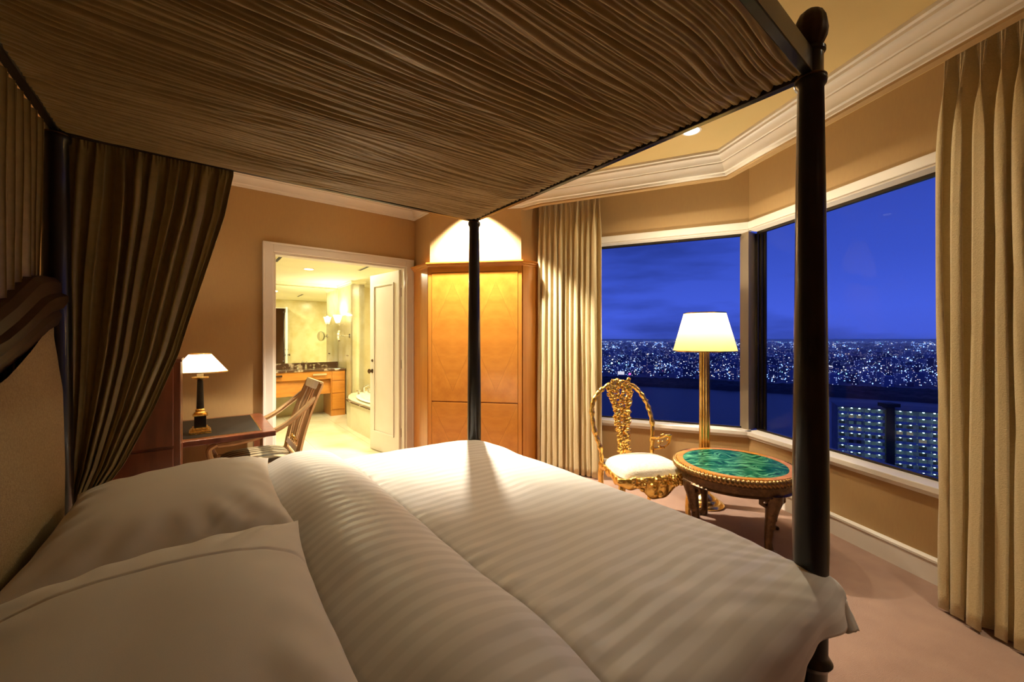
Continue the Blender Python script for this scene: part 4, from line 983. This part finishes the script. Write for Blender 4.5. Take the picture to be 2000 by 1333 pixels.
# silk drapes of the bed
def headdrape(u, v):
    b = lerp(0.05, 1.915, u) ; a = 2.0 + 0.0
    b = b + (0.0 if u < 0.5 else -0.10 * sst(0.9, 1.0, u) * v)
    x = u * 52; ph = 2 * PI * (x + 0.5 * n1(u * 8, v * 0.8))
    w = 0.011 * math.sin(ph) + 0.006 * math.sin(ph * 0.5 + 1.5) + 0.006 * n1(u * 50, v * 2)
    bb = b + 0.004 * math.sin(ph * 2)
    return BD(a + w + 0.03, bb, lerp(ZR + 0.0, 1.15, v))
hdp = MB().grid(headdrape, 900, 24).build('head_drape', M['drape'], smooth=True, angle=180)
tag(hdp, 'pleated bronze silk drape hanging from canopy to headboard crest', 'drape')
edge = [(0.30, 1.955), (0.62, 1.94), (0.70, 1.885), (0.808, 1.817), (1.046, 1.716), (1.30, 1.625), (1.674, 1.529), (1.99, 1.449), (2.20, 1.415)]
def sidedrape(u, v):
    z = lerp(2.235, 0.30, v)
    aR = pw(z, edge); aL = pw(z, [(0.3, 2.0), (1.2, 1.995), (2.2, 1.995)])
    uu = u + 0.02 * n1(u * 5, z * 1.2)
    a = lerp(aL, aR, uu)
    k = (aL - aR) / 0.54                         # how spread the cloth is
    ph = 2 * PI * (u * 9.5 + 0.55 * n1(u * 4, z * 0.7, 4))
    am = 0.021 * (0.35 + 0.65 * sst(0.0, 0.08, v)) * (0.65 + 0.5 * n1(u * 7, z * .6, 8)) * (0.6 + 0.4 * k)
    w = am * (math.sin(ph) + 0.35 * math.sin(2.3 * ph + 1))
    frill = 0.006 * math.sin(u * 300) * max(0, 1 - v / 0.03)
    # the cloth bows outward where it is swept back
    bow = 0.05 * math.sin(PI * min(1, v / 0.85)) * (1 - u) * 0.5
    return BD(a + 0.35 * am * math.sin(2 * ph), BWD + 0.048 + w + frill + bow, z + (0.008 * math.sin(u * 220) if v == 0 else 0))
sd = MB().grid(sidedrape, 420, 110).build('side_drape', M['drape'], smooth=True, angle=180)
tag(sd, 'bronze silk bed drape swept back to the far head post', 'drape')

# ------------------------------------------------------------------ the city at dusk
ZG = -110.0
M['ground'] = mat('dark city ground', (0.10, 0.12, 0.22), 0.9, noise_=(0.004, 6, (0.06, 0.07, 0.14), 0.4, 0.7, (1, 1, 1)))
M['bank'] = mat('dark wooded embankment', (0.035, 0.04, 0.05), 0.95, noise_=(0.03, 6, (0.02, 0.022, 0.03), 0.4, 0.7, (1, 1, 1)))
def water():
    m = mat('calm river water', (0.045, 0.04, 0.045), 0.36, spec=0.3); N, L, b = nodes(m)
    t = N.new('ShaderNodeTexCoord'); nn = N.new('ShaderNodeTexNoise'); nn.inputs['Scale'].default_value = 0.35; nn.inputs['Detail'].default_value = 4
    L.new(t.outputs['Object'], nn.inputs[0]); bp_ = N.new('ShaderNodeBump'); bp_.inputs['Strength'].default_value = 0.6; bp_.inputs['Distance'].default_value = 0.6
    L.new(nn.outputs[0], bp_.inputs['Height']); L.new(bp_.outputs[0], b.inputs['Normal']); return m
M['water'] = water()
g_ = MB(); g_.quad((-9000, -3000, ZG), (40000, -3000, ZG), (40000, 40000, ZG), (-9000, 40000, ZG)); g_.build('ground', M['ground'], kind='structure')
shore = [(-600, 1350), (0, 1120), (223, 963), (487, 841), (731, 677), (1300, 420), (2600, -100)]
rv = MB(); rv.prism(list(reversed([(x, y) for x, y in shore])) + [(-600, 480), (100, 330), (400, 180), (1200, -300), (2600, -900)], ZG, ZG + 0.3)
rv.build('river', M['water'], kind='structure')
# wooded embankment between river and city: a long mound of rough tree tops
cedge = [(-600, 1560), (0, 1330), (264, 1140), (560, 1000), (908, 841), (1500, 560), (2600, 60)]
def along(pl, t):
    n = len(pl) - 1; k = min(int(t * n), n - 1); f = t * n - k; return (lerp(pl[k][0], pl[k + 1][0], f), lerp(pl[k][1], pl[k + 1][1], f))
def bank(u, v):
    a = along(shore, u); b = along(cedge, u); x, y = lerp(a[0], b[0], v), lerp(a[1], b[1], v)
    h = 0.4 + (6 + 5 * n1(x * 0.02, y * 0.02) + 4 * n1(x * 0.09, y * 0.09)) * sst(0, 0.12, v) * sst(1.05, 0.9, v)
    return (x, y, ZG + h)
MB().grid(bank, 500, 24).build('embankment', M['bank'], smooth=True, angle=180, kind='structure')
# distant hills on the horizon
hl = MB()
hl.grid(lambda u, v: (lerp(-6000, 42000, u), lerp(26000, 20000, u) + 2500 * v, ZG + (60 + 90 * max(0, n1(u * 9, 1)) + 15 * n1(u * 40, 2)) * math.sin(PI * v)), 160, 5)
M['hill'] = mat('haze-pale hills', (0.5, 0.55, 0.75), 1.0, noise_=(0.0005, 2, (0.42, 0.47, 0.66), 0.4, 0.7, (1, 1, 1)))  # light blue colour stands in for haze over the hills
hl.build('hills', M['hill'], smooth=True, kind='structure')

def facade_mat(name, col, win, strength, frac):
    """wall with a grid of windows, some lit; UV in metres"""
    m = mat(name, col, 0.8); N, L, b = nodes(m)
    t = N.new('ShaderNodeTexCoord'); s_ = N.new('ShaderNodeSeparateXYZ'); L.new(t.outputs['UV'], s_.inputs[0])
    def mt(op, a, c=None):
        n = N.new('ShaderNodeMath'); n.operation = op
        for i, v in enumerate((a, c)):
            if v is None: continue
            if isinstance(v, (int, float)): n.inputs[i].default_value = v
            else: L.new(v, n.inputs[i])
        return n.outputs[0]
    ux = mt('DIVIDE', s_.outputs['X'], 3.4); uy = mt('DIVIDE', s_.outputs['Y'], 3.2)
    cb = N.new('ShaderNodeCombineXYZ'); L.new(mt('FLOOR', ux), cb.inputs[0]); L.new(mt('FLOOR', uy), cb.inputs[1])
    wn_ = N.new('ShaderNodeTexWhiteNoise'); wn_.noise_dimensions = '2D'; L.new(cb.outputs[0], wn_.inputs['Vector'])
    lit = mt('LESS_THAN', wn_.outputs['Value'], frac)
    fx = mt('FRACT', ux); fy = mt('FRACT', uy)
    inx = mt('MULTIPLY', mt('GREATER_THAN', fx, 0.2), mt('LESS_THAN', fx, 0.8)); iny = mt('MULTIPLY', mt('GREATER_THAN', fy, 0.3), mt('LESS_THAN', fy, 0.8))
    k = mt('MULTIPLY', mt('MULTIPLY', inx, iny), lit)
    L.new(mt('MULTIPLY', k, strength), b.inputs['Emission Strength']); 
    r = N.new('ShaderNodeValToRGB'); L.new(wn_.outputs['Color'], r.inputs[0]); r.color_ramp.elements[0].color = (*win, 1); r.color_ramp.elements[1].color = (0.75, 0.8, 1.0, 1)
    L.new(r.outputs[0], b.inputs['Emission Color']); m.cycles.emission_sampling = 'NONE'
    return m
FAC = [facade_mat('haze-tinted pale office facade', (0.20, 0.24, 0.42), (0.25, 0.4, 1.0), 1.0, 0.13),  # blue tint in these wall colours stands in for distance haze
       facade_mat('haze-tinted grey apartment facade', (0.14, 0.17, 0.32), (0.8, 0.6, 0.6), 1.0, 0.10),
       facade_mat('haze-tinted dark tower facade', (0.07, 0.08, 0.18), (0.3, 0.5, 1.0), 1.4, 0.10)]
def bldg(mb, x, y, w, d, h, rz, z=ZG):
    i = len(mb.v); c, s_ = math.cos(rz), math.sin(rz); off_ = random.randint(0, 400) * 3.4
    corners = [(-w / 2, -d / 2), (w / 2, -d / 2), (w / 2, d / 2), (-w / 2, d / 2)]; run = off_
    for k in range(4):
        a = corners[k]; b = corners[(k + 1) % 4]; L_ = math.dist(a, b); j = len(mb.v)
        for (p, zz, uu) in ((a, z, run), (b, z, run + L_), (b, z + h, run + L_), (a, z + h, run)):
            mb.v.append((x + p[0] * c - p[1] * s_, y + p[0] * s_ + p[1] * c, zz)); mb.uv[len(mb.v) - 1] = (uu, zz - z)
        mb.f.append((j, j + 1, j + 2, j + 3)); run += L_
    j = len(mb.v)
    for p in corners: mb.v.append((x + p[0] * c - p[1] * s_, y + p[0] * s_ + p[1] * c, z + h)); mb.uv[len(mb.v) - 1] = (off_, 0.1)
    mb.f.append((j, j + 1, j + 2, j + 3))
rc = random.Random(21)
def edgeY(x):
    pl = cedge
    for (x0, y0), (x1, y1) in zip(pl, pl[1:]):
        if x <= x1: return lerp(y0, y1, (x - x0) / (x1 - x0))
    return pl[-1][1]
# 260 nearest towers as things of their own
protos = []
for k in range(9):
    w, d, h = ((16, 14, 22), (24, 14, 18), (14, 14, 38), (30, 12, 15), (18, 18, 30), (12, 12, 12), (36, 16, 26), (20, 12, 48), (14, 10, 9))[k]
    mb = MB(); bldg(mb, 0, 0, w, d, h, 0, 0); me = mb.build('city_building', FAC[k % 3]); protos.append(me); C.objects.unlink(me)
placed = []
cnt = 0
while cnt < 180:
    X = rc.uniform(180, 1500); 
    Y = edgeY(X) + 25 + abs(rc.gauss(0, 1)) * 330 + rc.uniform(0, 80)
    r_ = X / Y
    if not (0.17 < r_ < 1.2): continue
    if any((X - a) ** 2 + (Y - b) ** 2 < 26 ** 2 for a, b in placed): continue
    placed.append((X, Y)); protos_i = rc.choice((0, 1, 2, 3, 4, 5, 5, 6, 8, 8, 8, 3, 0, 7)); o = protos[protos_i].copy(); C.objects.link(o); o.name = 'city_building'
    o.location = (X, Y, ZG); o.rotation_euler = (0, 0, rc.uniform(0, 0.5) + 0.6); o.scale = (1, 1, 1)
    kk = protos_i
    kind_ = ('boxy mid-rise', 'long grey apartment block', 'slim dark tower', 'long low pale block', 'square grey mid-rise', 'small dark block', 'wide pale slab block', 'tall grey tower', 'small dark low building')[kk]
    pxx = 1000 + F * X / Y
    where = 'seen left of the floor lamp' if pxx < 1340 else 'seen between floor lamp and window mullion' if pxx < 1462 else 'seen between mullion and bed post' if pxx < 1560 else 'seen just right of the bed post' if pxx < 1700 else 'seen left of the right curtain' if pxx < 1850 else 'beyond the right curtain'
    tag(o, ('nearest ' if Y < edgeY(X) + 150 else 'farther ') + kind_ + ' of the night city ' + where, 'building', 'nearest city buildings across the river'); cnt += 1
far = [MB(), MB(), MB()]
for k in range(7000):
    dist = 1100 * math.exp(rc.uniform(0, 2.7)); az = math.radians(rc.uniform(2, 54)); X, Y = dist * math.sin(az), dist * math.cos(az)
    if Y < edgeY(X) + 420 + 0.15 * dist * rc.random(): continue
    big = 1 + dist / 4500; hh = rc.choice((9, 9, 12, 12, 15, 18, 24, 36)) * (1 + 0.5 * rc.random())
    bldg(far[k % 3], X, Y, rc.uniform(12, 34) * big, rc.uniform(10, 20) * big, hh, rc.uniform(0, 1.5))
for k in range(3):
    o = far[k].build('far_city_blocks', FAC[k], kind='stuff')
    tag(o, ('pale', 'grey', 'dark')[k] + ' blocks of the far city spreading to the horizon', 'buildings')
# street, sign and roof lights
LC = {'white': (0.85, 0.9, 1.0), 'blue': (0.25, 0.45, 1.0), 'warm': (1.0, 0.72, 0.45), 'cyan': (0.3, 0.85, 1.0), 'pink': (1.0, 0.15, 0.45)}
share = {'white': 3200, 'blue': 8500, 'warm': 800, 'cyan': 420, 'pink': 50}
for nm, cnt in share.items():
    mb = MB()
    for k in range(cnt):
        dist = 900 * math.exp(rc.random() ** 0.75 * 2.9); az = math.radians(rc.uniform(3, 53)); X, Y = dist * math.sin(az), dist * math.cos(az)
        if Y < edgeY(X) + 8: continue
        s0 = dist / 778 * rc.choice((0.5, 0.6, 0.7, 0.9, 1.3)) ; z = ZG + rc.choice((6, 8, 10, 14, 20, 30))
        i = len(mb.v); a = s0 * 0.9; b = s0 * rc.choice((0.5, 0.7, 1.0))
        mb.v += [(X - a, Y, z), (X + a, Y, z), (X, Y + a, z), (X, Y - a, z), (X, Y, z + b), (X, Y, z - b)]
        for t in ((0, 3, 4), (3, 1, 4), (1, 2, 4), (2, 0, 4), (3, 0, 5), (1, 3, 5), (2, 1, 5), (0, 2, 5)): mb.f.append(tuple(i + q for q in t))
    o = mb.build('city_lights', emis('city light ' + nm, LC[nm], {'white': 3.0, 'blue': 3.4, 'warm': 1.9, 'cyan': 3.0, 'pink': 2.2}[nm], False), kind='stuff')
    tag(o, nm + ' points of light scattered over the night city', 'lights')
# evening haze lying over the city, below the height of the window
hz = MB().box((15000, 14000, ZG + 52), (38000, 25600, 103)).build('evening_haze', None, kind='stuff')
tag(hz, 'thin blue evening haze lying over the far city', 'haze')
hm = bpy.data.materials.new('evening haze'); hm.use_nodes = True; hm.node_tree.nodes.clear()
vsn = hm.node_tree.nodes.new('ShaderNodeVolumeScatter'); vsn.inputs['Density'].default_value = 0.00016; vsn.inputs['Color'].default_value = (0.9, 0.93, 1.0, 1); vsn.inputs['Anisotropy'].default_value = 0.0
hmo = hm.node_tree.nodes.new('ShaderNodeOutputMaterial'); hm.node_tree.links.new(vsn.outputs[0], hmo.inputs['Volume']); hz.data.materials.append(hm)
# lit bridge / railway viaduct lines
for k, (x0, x1, py) in enumerate(((1600, 1742, 717), (1806, 1900, 719))):
    a = at_z(x0, py, ZG + 12); b = at_z(x1, py, ZG + 12)
    vb = thing('lit_viaduct', ('longer lit viaduct across the city behind the right bed post', 'shorter lit viaduct beside the right curtain in the city')[k], 'bridge', (a.x, a.y, ZG))
    MB().bar((a.x, a.y, ZG + 10), (b.x, b.y, ZG + 10), 12, 2.0).build('deck', M['hill'], vb)
    lm = emis('viaduct lamps', (0.8, 0.85, 1.0), 1.8, False); n = int(math.dist(a, b) / 26)
    lb_ = MB()
    for i in range(n):
        p = a.lerp(b, (i + 0.5) / n); lb_.box((p.x, p.y, ZG + 14), (14, 4, 2.2))
        lb_.box((p.x, p.y, ZG + 5), (4, 4, 10))
    lb_.build('lamp_row', lm, vb)
# lit sign board, red lamp and the stadium-blue glow on the far left
p = at_z(1213, 729, ZG + 14); sg = MB(); sb = thing('lit_billboard', 'white lit hoarding at the river bank left of the floor lamp', 'billboard', (p.x, p.y, ZG))
MB().box((p.x, p.y, ZG + 14), (18, 1, 9), Matrix.Rotation(-0.3, 3, 'Z')).build('board', emis('white hoarding', (0.85, 0.85, 1.0), 0.9, False), sb)
MB().box((p.x, p.y, ZG + 5), (1.5, 1.5, 10)).build('mast', M['hill'], sb)
p = at_z(1230, 731, ZG + 12); rl = thing('red_beacon', 'magenta beacon light on the far river bank', 'beacon', (p.x, p.y, ZG))
MB().ball((p.x, p.y, ZG + 12), (3.2, 3.2, 2.6), 8, 6).build('lamp', emis('magenta lamp', (1.0, 0.08, 0.40), 3, False), rl)
MB().box((p.x, p.y, ZG + 5), (1, 1, 9)).build('mast', M['hill'], rl)

# near apartment block, seen over the sill of the right window
A_ = at_y(1636, 791.6, 194); B_ = at_y(1846, 805, 175.7)
fd = V2(B_.x - A_.x, B_.y - A_.y).normalized(); fn_o = V2(fd.y, -fd.x)           # towards the hotel
fn_o = fn_o if fn_o.dot(V2(-1, -1)) > 0 else -fn_o
ZRF = A_.z - 0.6
ab = thing('apartment_block', 'tall apartment block with rows of lit balconies below the right window', 'building', (A_.x, A_.y, ZG))
def AP(t, o, z): q = V2(A_.x, A_.y) + fd * t + fn_o * o; return (q.x, q.y, z)
def aprism(t0, t1, o0, o1, z0, z1, mb=None):
    mb = mb or MB(); return mb.prism([AP(t0, o0, 0)[:2], AP(t1, o0, 0)[:2], AP(t1, o1, 0)[:2], AP(t0, o1, 0)[:2]], z0, z1)
M['concrete'] = mat('blue grey concrete', (0.20, 0.20, 0.22), 0.8, noise_=(0.3, 4, (0.15, 0.15, 0.17), 0.4, 0.7, (1, 1, 1)))
M['rail'] = mat('pale balcony rail', (0.55, 0.57, 0.60), 0.6, noise_=(0.5, 2, (0.30, 0.32, 0.34), 0.4, 0.7, (1, 1, 1)))
aprism(0, 64, 0, -14, ZG, ZRF).build('wall', M['concrete'], ab)
aprism(-0.3, 64.3, 1.9, -14.3, ZRF, ZRF + 0.5).build('roof_slab', M['concrete'], ab)
aprism(17.2, 20.2, 2.3, -4, ZG, ZRF + 1.6).build('stair_shaft', M['dark'], ab)
lampm = emis('cool balcony lamp', (0.55, 0.95, 1.0), 14, True)
wall_glow = emis('cool wall glow', (0.25, 0.45, 0.55), 0.16, False); litw2 = emis('soft lit window', (0.85, 0.8, 0.62), 0.16, False)  # cool glow stands in for lamp light on the balcony back wall
bays = [(0.0, 3.4), (3.7, 9.4), (9.7, 16.9), (20.6, 27.6), (28.0, 32.2), (32.6, 36.8), (37.2, 43), (43.4, 50), (50.4, 57)]
ra_ = random.Random(4)
for fl_ in range(17):
    z0 = ZRF - 3.0 * (fl_ + 1)
    for bi, (t0, t1) in enumerate(bays):
        key = 'k%d' % bi
        bl = aprism(t0, t1, 0, 1.7, z0 - 0.12, z0 + 0.12)
        aprism(t0, t1, 1.6, 1.7, z0 + 0.12, z0 + 1.15, bl)
        if fl_ == 0 and False: pass
        bo = bl.build('balcony', M['rail'], ab)
        wmb = MB(); n_w = max(1, int((t1 - t0) / 2.4))
        for w_ in range(n_w):
            c0 = t0 + (t1 - t0) * (w_ + 0.2) / n_w; c1 = t0 + (t1 - t0) * (w_ + 0.8) / n_w
            aprism(c0, c1, 0.0, 0.06, z0 + 0.3, z0 + 2.3, wmb)
        r_ = ra_.random()
        wmb.build('window', wall_glow if r_ < 0.45 else (litw2 if r_ < 0.55 else M['dark']), bo)  # cool glowing panes imitate wall lit by the balcony lamps
        lmb = MB(); nl_ = 1 if bi in (0, 4) else 2
        for w_ in range(nl_):
            c = t0 + (t1 - t0) * (w_ + 0.5) / nl_
            lmb.box(AP(c, 0.9, z0 + 2.66), (0.42, 0.42, 0.24))
        if not (bi == 1 and fl_ % 3 == 2): lmb.build('balcony_lamp', lampm, bo)
MB().box(AP(18.7, 0, ZRF + 2.2), (6, 5, 1.6)).build('roof_plant_room', M['dark'], ab)
